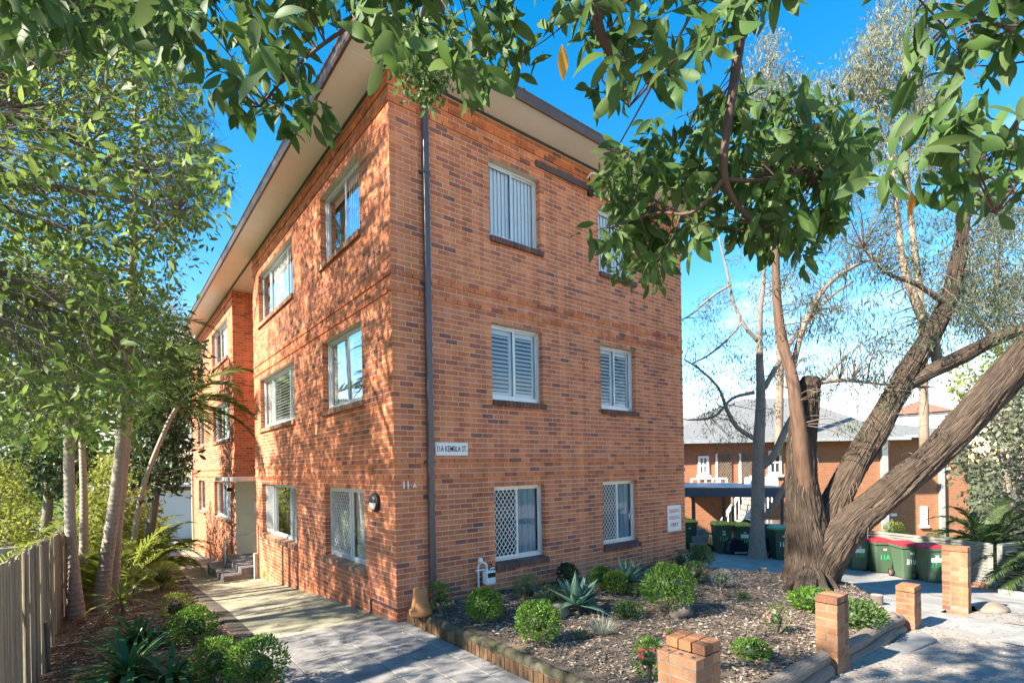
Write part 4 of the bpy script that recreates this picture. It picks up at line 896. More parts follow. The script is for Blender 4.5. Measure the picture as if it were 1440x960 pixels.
# ================================================================ BINS
flat('bin_green', (.035, .07, .045), .45); flat('bin_green2', (.075, .125, .075), .45); flat('lid_yellow', (.78, .50, .02), .45); flat('lid_red', (.52, .02, .025), .6); flat('lid_green', (.02, .32, .17), .45)
flat('paint_green', (.04, .42, .16), .6); flat('paint_white', (.72, .74, .70), .6); flat('rubber', (.02, .02, .02), .8); flat('bin_hub', (.55, .3, .05), .5); flat('hub_red', (.45, .12, .1), .5)
def bin_(px, zf, lab, lid, body, hgt, mark, mcol, rot, group, sticker=False, hub='bin_hub', name2=None):
    p = gp(px[0], px[1], zf)
    # local +y = front face, towards camera after rotation
    Bn = thing('wheelie_bin', lab, 'bin', tuple(p), group, rot)
    w0, w1, d0, d1 = .21, .275, .22, .30; h = hgt - .1
    k = hgt / 1.06; w0, w1, d0, d1 = w0 * k, w1 * k, d0 * k, d1 * k
    lo = [(-w0, -d0), (w0, -d0), (w0, d0), (-w0, d0)]; hi = [(-w1, -d1), (w1, -d1), (w1, d1), (-w1, d1)]
    b = MB(); vs = []
    for t in (0.0, .03, .5, 1.0):
        for (a, c), (e, g) in zip(lo, hi): vs.append((a + (e - a) * t, c + (g - c) * t, .02 + t * (h - .02)))
    fs = [(0, 3, 2, 1)] + [(i * 4 + j, i * 4 + (j + 1) % 4, (i + 1) * 4 + (j + 1) % 4, (i + 1) * 4 + j) for i in range(3) for j in range(4)] + [(12, 13, 14, 15)]
    b.add(vs, fs).build('bin_body', body, Bn, local=True, bevel=.035 * k)
    MB().box(-w1 - .02, w1 + .02, -d1 - .02, d1 + .025, h - .06, h).build('rim', body, Bn, local=True, bevel=.012)
    lb = MB(); e = .03
    lv = [(-w1 - e, -d1 - e, h + .003), (w1 + e, -d1 - e, h + .003), (w1 + e, d1 + e, h + .003), (-w1 - e, d1 + e, h + .003), (-w1 + .0, -d1 + .0, h + .055), (w1 - .0, -d1 + .0, h + .055), (w1 - .04, d1 - .02, h + .085), (-w1 + .04, d1 - .02, h + .085)]
    lb.add(lv, [(0, 3, 2, 1), (4, 5, 6, 7), (0, 1, 5, 4), (1, 2, 6, 5), (2, 3, 7, 6), (3, 0, 4, 7)]).build('lid', lid, Bn, local=True, bevel=.015)
    MB().tube([(-w1 + .05, d1 + .07, h + .01, .014), (w1 - .05, d1 + .07, h + .01, .014)], 8).box(-w1 + .04, -w1 + .07, d1, d1 + .07, h - .02, h + .02).box(w1 - .07, w1 - .04, d1, d1 + .07, h - .02, h + .02).build('handle', body, Bn, local=True)
    for s in (-1, 1):
        wh = MB(); xs = s * (w0 + .05)
        rr = .1; n = 16; a0, a1 = xs - .025, xs + .025
        vs = [(a, d0 + .03 + r * math.cos(2 * math.pi * i / n), rr + r * math.sin(2 * math.pi * i / n)) for a, r in ((a0, .06), (a0, rr), (a1, rr), (a1, .06)) for i in range(n)]
        wh.add(vs, [(j * n + i, j * n + (i + 1) % n, (j + 1) * n + (i + 1) % n, (j + 1) * n + i) for j in range(3) for i in range(n)])
        W_ = wh.build('wheel', 'rubber', Bn, local=True, smooth=True)
        vs = [(xs + q, d0 + .03 + .06 * math.cos(2 * math.pi * i / n), rr + .06 * math.sin(2 * math.pi * i / n)) for q in (-.022, .022) for i in range(n)]
        MB().add(vs, [tuple(range(n)), tuple(range(n, 2 * n))[::-1]]).build('hub', hub, W_, local=True)
    # painted number and small white emblem on the front face
    tl = math.atan2(d1 - d0, h); fy = lambda z: -(d0 + (d1 - d0) * (z - .02) / h) - .004
    zc = h * .52; up = (0, -math.sin(tl), math.cos(tl))
    if mark: text_mesh(mark, .2 * k, mcol, 'painted_number', Bn, (0, fy(zc) - .002, zc), (1, 0, 0), up, .85 if len(mark) < 4 else .55, .006, depth=.001, local=True)
    ze = h * .80
    MB().add([(-.06, fy(ze), ze + .012), (-.02, fy(ze) - .001, ze - .012), (.02, fy(ze) - .001, ze - .012), (.06, fy(ze), ze + .012), (.02, fy(ze), ze + .004), (-.02, fy(ze), ze + .004)], [(0, 1, 5), (1, 2, 4, 5), (2, 3, 4)]).build('emblem', 'paint_white', Bn, local=True)
    MB().quad((-.045, fy(ze - .035) - .001, ze - .04), (.045, fy(ze - .035) - .001, ze - .04), (.045, fy(ze - .02) - .001, ze - .025), (-.045, fy(ze - .02) - .001, ze - .025)).build('emblem', 'paint_white', Bn, local=True)
    if sticker: MB().quad((-.13, fy(h * .66) - .003, h * .6), (.12, fy(h * .66) - .003, h * .6), (.12, fy(h * .74) - .003, h * .73), (-.13, fy(h * .74) - .003, h * .73)).build('sticker', 'paint_white', Bn, local=True)
    if name2: text_mesh(name2, .09, 'paint_white', 'painted_number', Bn, (0, fy(h * .68) - .002, h * .68), (1, 0, 0), up, .9, .003, depth=.001, local=True)
    return Bn
RB = TH - math.pi / 2
bin_((966, 771), zdrive, 'dark green wheelie bin with yellow lid half hidden by the brick building corner', 'lid_yellow', 'bin_green', 1.06, None, None, RB + .05, 'green wheelie bins')
bin_((1015, 777), zdrive, 'yellow-lidded wheelie bin painted 11A, beside the stickered one', 'lid_yellow', 'bin_green', 1.06, '11A', 'paint_green', RB - .1, 'green wheelie bins', name2='1/D')
bin_((1044, 779), zdrive, 'yellow-lidded wheelie bin with a white sticker, beside the grey tree trunk', 'lid_yellow', 'bin_green', 1.06, '11A', 'paint_green', RB - .1, 'green wheelie bins', sticker=True)
bin_((1098, 786), zdrive, 'wheelie bin with green lid and pale 11A, between two tree trunks', 'lid_green', 'bin_green', 1.06, '11A', 'paint_white', RB - .12, 'green wheelie bins')
bin_((1203, 800), zdrive, 'red-lidded wheelie bin painted 11B beside the thick tree trunk', 'lid_red', 'bin_green2', .93, '11B', 'paint_green', RB - .1, 'green wheelie bins', sticker=True, hub='hub_red')
bin_((1238, 804), zdrive, 'red-lidded wheelie bin painted 11A below a white emblem, second from the thick trunk', 'lid_red', 'bin_green2', .93, '11A', 'paint_green', RB - .15, 'green wheelie bins', hub='hub_red')
bin_((1275, 812), zdrive, 'red-lidded wheelie bin with white 5/11A lettering', 'lid_red', 'bin_green2', .93, '5/11A', 'paint_white', RB - .15, 'green wheelie bins', hub='hub_red')
bin_((1309, 817), zdrive, 'red-lidded wheelie bin with sticker and smeared green number, next to the tall pillar', 'lid_red', 'bin_green2', .93, '11A', 'paint_green', RB - .15, 'green wheelie bins', sticker=True, hub='hub_red')

# ================================================================ GREY SLAT FENCE BEHIND THE BINS
pm('fence_paint', [(.19, .195, .175), (.25, .25, .225)], rough=.7, scale=4, bump=.2)
def slatfence(a, b, z0, h, lab, nbay):
    a, b = np.array(a, float), np.array(b, float); L = np.linalg.norm(b - a); d = (b - a) / L
    FN = thing('slat_fence', lab, 'fence', (a[0], a[1], z0))
    P3 = lambda t, z: (*(a + (b - a) * t), z)
    MB().bar(P3(0, z0 + h), P3(1, z0 + h), .09, .05).build('top_rail', 'fence_paint', FN)
    for i in range(nbay + 1):
        t = i / nbay; MB().bar(P3(t, z0 - .2), P3(t, z0 + h), .09, .09).build('post', 'fence_paint', FN)
    n = int(h / .075)
    for i in range(n):
        z = z0 + .06 + i * .075; nn = np.array([d[1], -d[0]]) * .05
        MB().bar((*(a + nn * .2), z), (*(b + nn * .2), z), .02, .06).build('slat', 'fence_paint', FN)
fa = at(1205, 746, X=13.3); fb = at(1393, 765, X=12.4)
slatfence(fa[:2], fb[:2], -.62, fb[2] + .62, 'long grey horizontal slat fence behind the red-lidded bins', 2)
ga = at(1406, 765, X=12.2); gb = at(1500, 700, X=14.0)
slatfence(ga[:2], (ga[0] + 1.6, ga[1] - .55), -.62, 1.05, 'short grey slat fence panel beside the date palm fronds', 1)
tag(MB().bar((*at(1330, 812, X=12.75)[:2], -.58), (*at(1392, 816, X=12.35)[:2], -.58), .2, .16).build('brick_plinth', 'neighbour_wall'), 'low brick plinth at the end of the long slat fence', 'plinth')
tag(MB().bar(at(1405, 832, z=-.5), at(1470, 842, z=-.5), .12, .14).build('concrete_kerb', 'concrete_blue'), 'pale concrete kerb under the date palm fronds', 'kerb')

# ================================================================ NEIGHBOUR HOUSE, CARPORT, STAIR, CAR
NW = 27.0
def NP(x, y, dw=0): return at(x, y, w=NW + dw)
o0 = NP(935, 640); oR = float((NP(1251, 640) - o0) @ Rv)     # face length
NB = thing('neighbour_house', 'orange brick two storey house with grey tiled hip roof behind the carport', 'house', (o0[0], o0[1], -2.2))
def Q(u, d, z): q = o0 + Rv * u + Fv * d; return (q[0], q[1], z)
px2u = lambda x: float((NP(x, 640) - o0) @ Rv); pz = lambda y, x=1100: float(NP(x, y)[2])
ez = pz(618); Dp = 13.0
def qbox(b, u0, u1, d0, d1, z0, z1):
    c = [Q(u, d, z) for z in (z0, z1) for u, d in ((u0, d0), (u1, d0), (u1, d1), (u0, d1))]
    return b.add(c, [(0, 3, 2, 1), (4, 5, 6, 7), (0, 1, 5, 4), (1, 2, 6, 5), (2, 3, 7, 6), (3, 0, 4, 7)])
NWL = qbox(MB(), 0, oR, 0, Dp, -3, ez).build('wall', 'neighbour_wall', NB)
# right-hand wing, slightly set back and angled away
qbox(MB(), oR - .02, oR + 5.2, 1.2, Dp, -3, ez + .1).build('wing_wall', 'neighbour_wall', NB)
r0 = [(-1, -.6), (oR + .6, -.6), (oR + .6, Dp), (-1, Dp)]; rz_ = pz(548) + .35
V_ = [Q(u, d, ez) for u, d in r0] + [Q(px2u(1092) + 1.1, Dp * .48, rz_), Q(px2u(1172) + 1.5, Dp * .48, rz_)]
MB().add(V_, [(0, 1, 5, 4), (1, 2, 5), (2, 3, 4, 5), (3, 0, 4), (0, 3, 2, 1)]).build('roof', 'roof_grey', NB)
w0, w1 = oR + .1, oR + 5.8
V_ = [Q(u, d, ez + .15) for u, d in ((w0, .6), (w1, .6), (w1, Dp), (w0, Dp))] + [Q((w0 + w1) / 2 - .6, 5, ez + 1.3), Q((w0 + w1) / 2 - .6, 9, ez + 1.3)]
MB().add(V_, [(0, 1, 4), (1, 2, 5, 4), (2, 3, 5), (3, 0, 4, 5), (0, 3, 2, 1)]).build('wing_roof', 'roof_grey', NB)
qbox(MB(), -1, oR + .6, -.72, -.6, ez - .14, ez + .02).build('eave_gutter', 'galvanised', NB)
qbox(MB(), w0, w1, .48, .6, ez + .02, ez + .17).build('eave_gutter', 'galvanised', NB)
def nwin(x0, x1, y0, y1, screen=False, d=0, ref=1100):
    u0, u1 = px2u(x0), px2u(x1); z1, z0 = pz(y0, (x0 + x1) / 2), pz(y1, (x0 + x1) / 2)
    W_ = qbox(qbox(qbox(qbox(qbox(qbox(MB(), u0, u0 + .12, d - .08, d + .02, z0, z1), u1 - .12, u1, d - .08, d + .02, z0, z1), u0 + .12, u1 - .12, d - .08, d + .02, z0, z0 + .14), u0 + .12, u1 - .12, d - .08, d + .02, z1 - .12, z1), u0 + .12, u1 - .12, d - .07, d + .02, (z0 + z1) / 2 - .05, (z0 + z1) / 2 + .05), (u0 + u1) / 2 - .03, (u0 + u1) / 2 + .03, d - .065, d + .02, z0 + .14, z1 - .12).build('window', 'white_paint', NB)
    qbox(MB(), u0 + .12, u1 - .12, d - .03, d - .01, z0 + .14, z1 - .12).build('pane', 'room_dark' if not screen else 'fence_paint', W_)
    qbox(MB(), u0 - .08, u1 + .08, d - .14, d, z0 - .12, z0).build('sill', 'white_paint', W_)
def ndoor(x0, x1, y0, y1, d=0):
    u0, u1 = px2u(x0), px2u(x1); z1, z0 = pz(y0), pz(y1)
    D_ = qbox(MB(), u0, u1, d - .05, d + .02, z0, z1).build('door', 'bark_twig', NB)
    m = MB()
    for s in (1, -1):
        for k in range(-12, 24):
            a = [(k * .13, 0), (k * .13 + (z1 - z0) / 1.6, z1 - z0)]; (ua, za), (ub, zb) = a; W = u1 - u0; du = ub - ua
            t0, t1 = max(0, -ua / du), min(1, (W - ua) / du)
            if t1 > t0:
                A_, B_ = (ua + du * t0, (zb) * t0), (ua + du * t1, zb * t1)
                if s < 0: A_, B_ = (W - A_[0], A_[1]), (W - B_[0], B_[1])
                m.bar(Q(u0 + A_[0], d - .07, z0 + A_[1]), Q(u0 + B_[0], d - .07, z0 + B_[1]), .02, .02)
    m.build('screen', 'bark_pale', D_)
    qbox(MB(), u0 - .09, u0, d - .09, d, z0, z1 + .08).build('door_frame', 'white_paint', D_)
nwin(981, 996, 641, 668, True); ndoor(1008, 1028, 638, 679); ndoor(1041, 1059, 638, 678); nwin(1080, 1098, 633, 667)
nwin(1262, 1272, 636, 662, d=1.2); nwin(1350, 1358, 632, 657, d=1.2); nwin(1318, 1327, 714, 742, d=1.2); nwin(1264, 1276, 732, 752, d=1.2)
qbox(MB(), px2u(1258), px2u(1280), 1.0, 1.2, pz(731) , pz(727)).build('window_hood', 'white_paint', NB)
for x in (1237, 1345):
    u = px2u(x); qbox(MB(), u, u + .3 if x < 1300 else u + .22, -.2 if x < 1300 else 1.0, -.01 if x < 1300 else 1.19, -2.5, ez).build('downpipe', 'galvanised', NB)
# balcony slab and rail on the upper floor
b0, b1 = px2u(958), px2u(1072); bz = pz(681)
qbox(MB(), b0, b1, -1.5, -.01, bz - .25, bz).build('balcony', 'neighbour_wall', NB)
RL = qbox(MB(), px2u(1030), b1, -1.5, -1.42, bz + .38, bz + .46).build('balcony_rail', 'white_paint', NB)
for k in range(13): u = px2u(1030) + (b1 - px2u(1030)) * k / 12; qbox(MB(), u - .04, u + .04, -1.49, -1.43, bz, bz + .38).build('baluster', 'white_paint', RL)
RL = qbox(MB(), b0, px2u(1005), -1.5, -1.42, bz + .38, bz + .46).build('balcony_rail', 'white_paint', NB)
for k in range(6): u = b0 + (px2u(1005) - b0) * k / 5; qbox(MB(), u - .04, u + .04, -1.49, -1.43, bz, bz + .38).build('baluster', 'white_paint', RL)
# outside stair down from the balcony
ST = thing('outside_stair', 'pale timber outside stair with sloping handrails under the carport roof', 'stair', Q(px2u(1030), -3, -1.9))
s0, s1 = px2u(1035), px2u(1000); zt, zl = bz - .1, -1.9
for k in range(12):
    t = k / 12; u = s0 + (px2u(1012) - s0) * t; qbox(MB(), u - .3, u + .02, -3.6, -1.6, zt - (zt - zl) * (t + .08), zt - (zt - zl) * t - .02).build('step', 'concrete_blue', ST)
for d in (-3.7, -1.55):
    MB().bar(Q(px2u(1037), d, bz + .5), Q(px2u(988), d, -.9), .09, .14).build('handrail', 'white_paint', ST)
    for k in range(10):
        t = (k + .5) / 10; u = px2u(1037) + (px2u(988) - px2u(1037)) * t; z = bz + .5 + (-.9 - bz - .5) * t
        MB().bar(Q(u, d, z - 1.0), Q(u, d, z), .05, .05).build('baluster', 'white_paint', ST)
# carport
CPW = 19.5
CP = thing('carport', 'flat carport roof with blue grey fascia on thin posts beside the bins', 'carport', tuple(at(1018, 765, w=CPW)))
a, b = at(950, 683, w=CPW), at(1108, 690, w=CPW - 1.5); zt = (a[2] + b[2]) / 2 + .02
def cpb(P, d, z): q = P + Fv * d; return (q[0], q[1], z)
def cbox(name, mat, d0, d1, z0, z1, a=a, b=b):
    c = [cpb(P, d, z) for z in (z0, z1) for P, d in ((a, d0), (b, d0), (b, d1), (a, d1))]
    return MB().add(c, [(0, 3, 2, 1), (4, 5, 6, 7), (0, 1, 5, 4), (1, 2, 6, 5), (2, 3, 7, 6), (3, 0, 4, 7)]).build(name, mat, CP)
pm('fascia_blue', [(.055, .075, .11), (.075, .095, .13)], rough=.5, scale=3, bump=0)
cbox('fascia', 'fascia_blue', 0, .06, zt - .34, zt - .0); cbox('roof_sheet', 'galvanised', .061, 5.0, zt - .06, zt + .04)
cbox('ceiling', 'fascia_blue', .061, 4.9, zt - .2, zt - .13)
for x, d in ((1018, .3), (1100, .3), (975, .3), (1030, 4.6)):
    q = at(x, 700, w=CPW + d); MB().box(q[0] - .05, q[0] + .05, q[1] - .05, q[1] + .05, -1.4, zt - .2).build('post', 'bark_twig', CP)
# dark car under the carport
flat('car_paint', (.012, .014, .03), .18, .6); flat('car_glass', (.10, .085, .06), .08, .6); flat('car_trim', (.55, .55, .55), .3, .5, .6)
cc = at(1100, 762, w=17.6); CR = thing('parked_car', 'dark blue car parked under the carport behind the bins', 'car', (cc[0], cc[1], -1.0), rot=TH - math.pi / 2)
side = [(-2.2, .25), (2.15, .25), (2.2, .55), (2.05, .78), (1.2, .9), (.55, 1.32), (-.9, 1.38), (-1.75, .95), (-2.2, .88), (-2.25, .5)]
MB().prism(side, 1, -.85, .85).build('body', 'car_paint', CR, local=True, bevel=.08)
MB().prism([(1.05, .92), (.5, 1.27), (-.15, 1.3), (-.15, .92)], 1, -.862, .862).prism([(-.22, .92), (-.22, 1.3), (-.88, 1.32), (-1.45, .96)], 1, -.862, .862).build('side_window', 'car_glass', CR, local=True)
MB().box(-2.0, 2.0, -.866, .866, .44, .49).build('trim_strip', 'car_trim', CR, local=True)
for x in (-1.35, 1.35):
    for s in (-1, 1):
        n = 18; vs = [(x + r * math.cos(2 * math.pi * i / n), s * yy, .31 + r * math.sin(2 * math.pi * i / n)) for yy, r in ((.7, .31), (.87, .31), (.875, .2), (.85, .18)) for i in range(n)]
        W_ = MB().add(vs, [(j * n + i, j * n + (i + 1) % n, (j + 1) * n + (i + 1) % n, (j + 1) * n + i) for j in range(3) for i in range(n)]).build('wheel', 'rubber', CR, local=True)
        vs = [(x + .18 * math.cos(2 * math.pi * i / n), s * .86, .31 + .18 * math.sin(2 * math.pi * i / n)) for i in range(n)]
        MB().add(vs, [tuple(range(n))]).build('rim', 'car_trim', W_, local=True)
# low brick terrace wall and concrete steps by the first bin
tw0 = at(972, 775, w=18.6); tw1 = at(1200, 775, w=17.8)
TWl = thing('terrace_wall', 'low red brick retaining wall behind the wheelie bins', 'wall', tuple(tw0))
MB().bar((tw0[0], tw0[1], -.85), (tw1[0], tw1[1], -.85), .24, .75).build('wall', 'neighbour_wall', TWl)
STP = thing('garden_steps', 'three worn concrete steps beside the half hidden bin', 'steps', tuple(at(985, 770, w=16.8)))
for k in range(4):
    q0 = at(972, 760, w=17.3 + k * .32); q1 = at(991, 760, w=17.3 + k * .32); z = -.62 + k * .2
    MB().bar((q0[0], q0[1], z), (q1[0], q1[1], z), .34, .19).build('step', 'concrete_blue', STP)
# far white house with red roof peeping over
fh = at(1305, 590, w=48); FH = thing('far_house', 'small pale house with red roof beyond the grey roofs', 'house', (fh[0], fh[1], -3))
MB().box(fh[0] - 2, fh[0] + 2.4, fh[1] - 2, fh[1] + 3, -3, at(1305, 583, w=48)[2]).build('wall', 'white_paint', FH)
zt = at(1305, 582, w=48)[2]; MB().add([(fh[0] - 2.4, fh[1] - 2.4, zt), (fh[0] + 2.8, fh[1] - 2.4, zt), (fh[0] + 2.8, fh[1] + 3.4, zt), (fh[0] - 2.4, fh[1] + 3.4, zt), (fh[0] - 1, fh[1] + .5, zt + 1.2), (fh[0] + 1.4, fh[1] + .5, zt + 1.2)], [(0, 1, 5, 4), (1, 2, 5), (2, 3, 4, 5), (3, 0, 4), (0, 3, 2, 1)]).build('roof', 'roof_tile', FH)

# ================================================================ LEFT SIDE: PALING FENCE, WALL, GARAGES, HOUSE
FNC = thing('paling_fence', 'weathered grey timber paling fence beside the palm bed', 'fence', (-4.15, 2, -.2))
r = np.random.default_rng(11); y = -2.2
while y < 8.6:
    w_ = r.uniform(.045, .10); X = -4.15 - .006 * max(y, 0) + r.normal(0, .01); zg = prof(y) - .1
    top = float(np.interp(y, [-2, -.5, 1.75, 8.6], [1.68, 1.61, 1.5, 1.1])) + r.normal(0, .025) - (.12 if 2.6 < y < 3.1 else 0)
    t = r.uniform(.012, .024); sk = r.normal(0, .008)
    MB().add([(X, y, zg), (X + t, y, zg), (X + t, y + w_, zg), (X, y + w_, zg), (X, y + sk, top), (X + t, y + sk, top), (X + t, y + w_ + sk, top + r.normal(0, .012)), (X, y + w_ + sk, top)],
             [(0, 3, 2, 1), (4, 5, 6, 7), (0, 1, 5, 4), (1, 2, 6, 5), (2, 3, 7, 6), (3, 0, 4, 7)]).build('paling', 'paling', FNC, bevel=.004)
    y += w_ + r.uniform(.002, .010)
for zz in (.5, 1.35):
    MB().box(-4.24, -4.19, -2.2, 8.6, zz - .35, zz - .28).build('rail', 'paling', FNC)
for yy in (-1, 1.5, 4.2, 7.2): MB().box(-4.31, -4.23, yy, yy + .09, prof(yy) - .8, prof(yy) + 1.2).build('post', 'paling', FNC)
MB().tube([(-4.08, 1.25, prof(1) - .1, .022), (-4.1, 1.25, .55, .02)], 8).build('stake', 'bark_twig', FNC)
# neighbour's grey wall with stepped piers
GW = thing('pier_wall', 'low grey rendered wall with stepped square piers beyond the paling fence', 'wall', (-4.9, 6, -1))
for i, yy in enumerate((3.9, 6.7, 10.9, 16.8)):
    MB().box(-5.15, -4.85, yy, yy + .32, -1.8, 1.0 - i * .04).build('pier', 'concrete_blue', GW, bevel=.01)
    MB().box(-5.08, -4.92, yy + .33, yy + (2.47, 3.87, 5.57, 3)[i], -1.8, .5 - i * .06).build('wall', 'fascia_blue', GW)
# garages at the back
gy0 = 31.0
GA = thing('rear_garages', 'row of white garage doors under a pale roof at the end of the path', 'garage', (-2, gy0, -1.8))
gl = at(150, 730, Y=gy0)[0]
zt = at(235, 690, Y=gy0)[2]; zb = prof(gy0)
MB().box(-3.9, 1.5, gy0 + .1, gy0 + 5, zb - .3, zt + .25).build('wall', 'neighbour_wall', GA)
MB().box(-4.2, 1.8, gy0 - .4, gy0 + 5.2, zt + .26, zt + .42).build('roof', 'white_paint', GA)
for k in range(2):
    x0 = 1.3 - (k + 1) * 2.6
    D_ = MB().box(x0 + .1, x0 + 2.5, gy0 + .03, gy0 + .09, zb, zt).build('garage_door', 'white_paint', GA)
    for j in range(4): MB().box(x0 + .1, x0 + 2.5, gy0 + .015, gy0 + .029, zb + .05 + j * .62, zb + .62 + j * .62).build('door_panel', 'white_paint', D_, bevel=.02)
    MB().box(x0 - .1, x0 + .1, gy0 - .05, gy0 + .095, zb, zt + .2).build('pier', 'white_paint', GA)
# house beyond the fence on the left
LH = thing('left_house', 'pale brick house with white window beyond the paling fence', 'house', (-12, 20, -2))
MB().box(-18, -8.6, 22, 34, -2.5, 4.2).build('wall', 'neighbour_wall', LH)
MB().add([(-18.6, 21.4, 4.2), (-8, 21.4, 4.2), (-8, 34.6, 4.2), (-18.6, 34.6, 4.2), (-13.3, 26, 6.6), (-13.3, 30, 6.6)], [(0, 1, 4), (1, 2, 5, 4), (2, 3, 5), (3, 0, 4, 5), (0, 3, 2, 1)]).build('roof', 'roof_tile', LH)
W_ = MB().box(-10.6, -9.2, 21.93, 22.01, 1.0, 2.6).build('window', 'white_paint', LH); MB().box(-10.5, -9.3, 21.9, 21.929, 1.1, 2.5).build('pane', 'room_dark', W_)
# ================================================================ THE STREET BEHIND THE CAMERA (seen in the window glass)
patch('road', [[(x, y) for x in np.linspace(-80, 80, 9)] for y in (-26, -22, -18, -14.6)], lambda X, Y: float(np.interp(X, [-80, 0, 80], [1.5, -.05, -3.0])), 'pale_concrete', dz=.1)
patch('street_footpath', [[(x, y) for x in np.linspace(-60, 6, 12)] for y in (-14.5, -13, -11.2)], lambda X, Y: .34, 'pale_concrete')
OH = thing('opposite_house', 'white weatherboard house with railings across the street', 'house', (2, -36, 0))
MB().box(-16, 18, -44, -34, -1, 6.2).build('wall', 'white_paint', OH)
MB().add([(-17, -45, 6.2), (19, -45, 6.2), (19, -33, 6.2), (-17, -33, 6.2), (-10, -39, 9), (12, -39, 9)], [(0, 3, 4), (1, 0, 4, 5), (2, 1, 5), (3, 2, 5, 4), (0, 1, 2, 3)]).build('roof', 'roof_grey', OH)
for x in range(-13, 17, 5):
    for z in (.6, 3.6):
        W_ = MB().box(x, x + 2, -34.0, -33.92, z, z + 1.7).build('window', 'galvanised', OH); MB().box(x + .1, x + 1.9, -33.919, -33.9, z + .1, z + 1.6).build('pane', 'room_dark', W_)
RL = MB().box(-16, 18, -32.1, -32, 3.9, 4.0).build('balcony_rail', 'white_paint', OH)
for x in np.arange(-16, 18.1, 1.0): MB().box(x, x + .06, -32.09, -32.01, 2.9, 3.9).build('baluster', 'white_paint', RL)
MB().box(-16, 18, -33.9, -32, 2.7, 2.9).build('balcony', 'white_paint', OH)

def f_any(r):
    k = r.random()
    if k < .45: return (r.uniform(9.2, 13.5), r.uniform(-5, 2))
    if k < .75: return (r.uniform(-1.9, .0), r.uniform(-3, 9))
    return (r.uniform(6.3, 7.5), r.uniform(-8, -5.2))
def z_any(X, Y): return (prof(Y) if X < .3 else zdrive(X, Y)) + .012
tag(scatter_chips('dry_leaves', 1100, f_any, z_any, 'litter', .015, .045, 9), 'scattered dry leaves on the concrete path and driveway', 'litter')

# ================================================================ VEGETATION HELPERS
def inpoly(x, y, poly):
    c = False; n = len(poly); j = n - 1
    for i in range(n):
        (xi, yi), (xj, yj) = poly[i], poly[j]
        if (yi > y) != (yj > y) and x < (xj - xi) * (y - yi) / (yj - yi) + xi: c = not c
        j = i
    return c
def sample_poly(poly, n, r, w0, w1, ok=None):
    """random points through the volume that a crown outline sweeps between two distances"""
    xs = [p[0] for p in poly]; ys = [p[1] for p in poly]; out = []
    while len(out) < n:
        x, y = r.uniform(min(xs), max(xs)), r.uniform(min(ys), max(ys))
        if not inpoly(x, y, poly): continue
        w = (r.uniform(w0 ** 3, w1 ** 3)) ** (1 / 3); p = at(x, y, w=w)
        if ok is None or ok(p): out.append(p)
    return np.array(out)
def limb_px(pts, seed=0, n=6):
    """pixel polyline (x, y, width_px, w) -> world spline with radius"""
    return spline([(*at(x, y, w=w), wd / 2 * w / F_PX) for x, y, wd, w in pts], n)
def whorls(C, r, nl, length, spread=1.0, down=.35, jitter=.03, lj=.25):
    """leaf rosettes round points C: returns P, D, N, S"""
    P, D, N, S = [], [], [], []
    for c in C:
        k = r.integers(nl[0], nl[1] + 1); ax = norm(r.normal(size=3) * .6 + np.array([0, 0, .25])); t = norm(np.cross(ax, r.normal(size=3))); b = np.cross(ax, t)
        for i in range(k):
            a = 2 * math.pi * i / k + r.normal(0, .35); el = r.normal(.1, .45)
            d = t * math.cos(a) + b * math.sin(a) + ax * el + np.array([0, 0, -down * r.uniform(.2, 1.6)])
            P.append(c + r.normal(0, jitter, 3)); D.append(norm(d) * spread); N.append(norm(ax + r.normal(0, .45, 3) + np.array([0, 0, .5]))); S.append(length * (1 + r.normal(0, lj)))
    S = np.clip(np.array(S), length * .45, length * 1.35)
    return np.array(P), np.array(D), np.array(N), S
def twigs(mb, C, anchors, r, r0=.006, r1=.0025, n=5, sag=.1, maxlen=9, sides=4):
    A = np.asarray(anchors)[:, :3]
    for c in C:
        d = np.linalg.norm(A - c, axis=1); i = int(np.argmin(d))
        if d[i] > maxlen: continue
        a = A[i]; L = d[i]; mid = (a + c) / 2 + r.normal(0, .08 * L, 3) + np.array([0, 0, sag * L])
        P = spline([(*a, r0), (*mid, (r0 + r1) / 2), (*c, r1)], n)
        mb.tube(P, sides, cap=False)
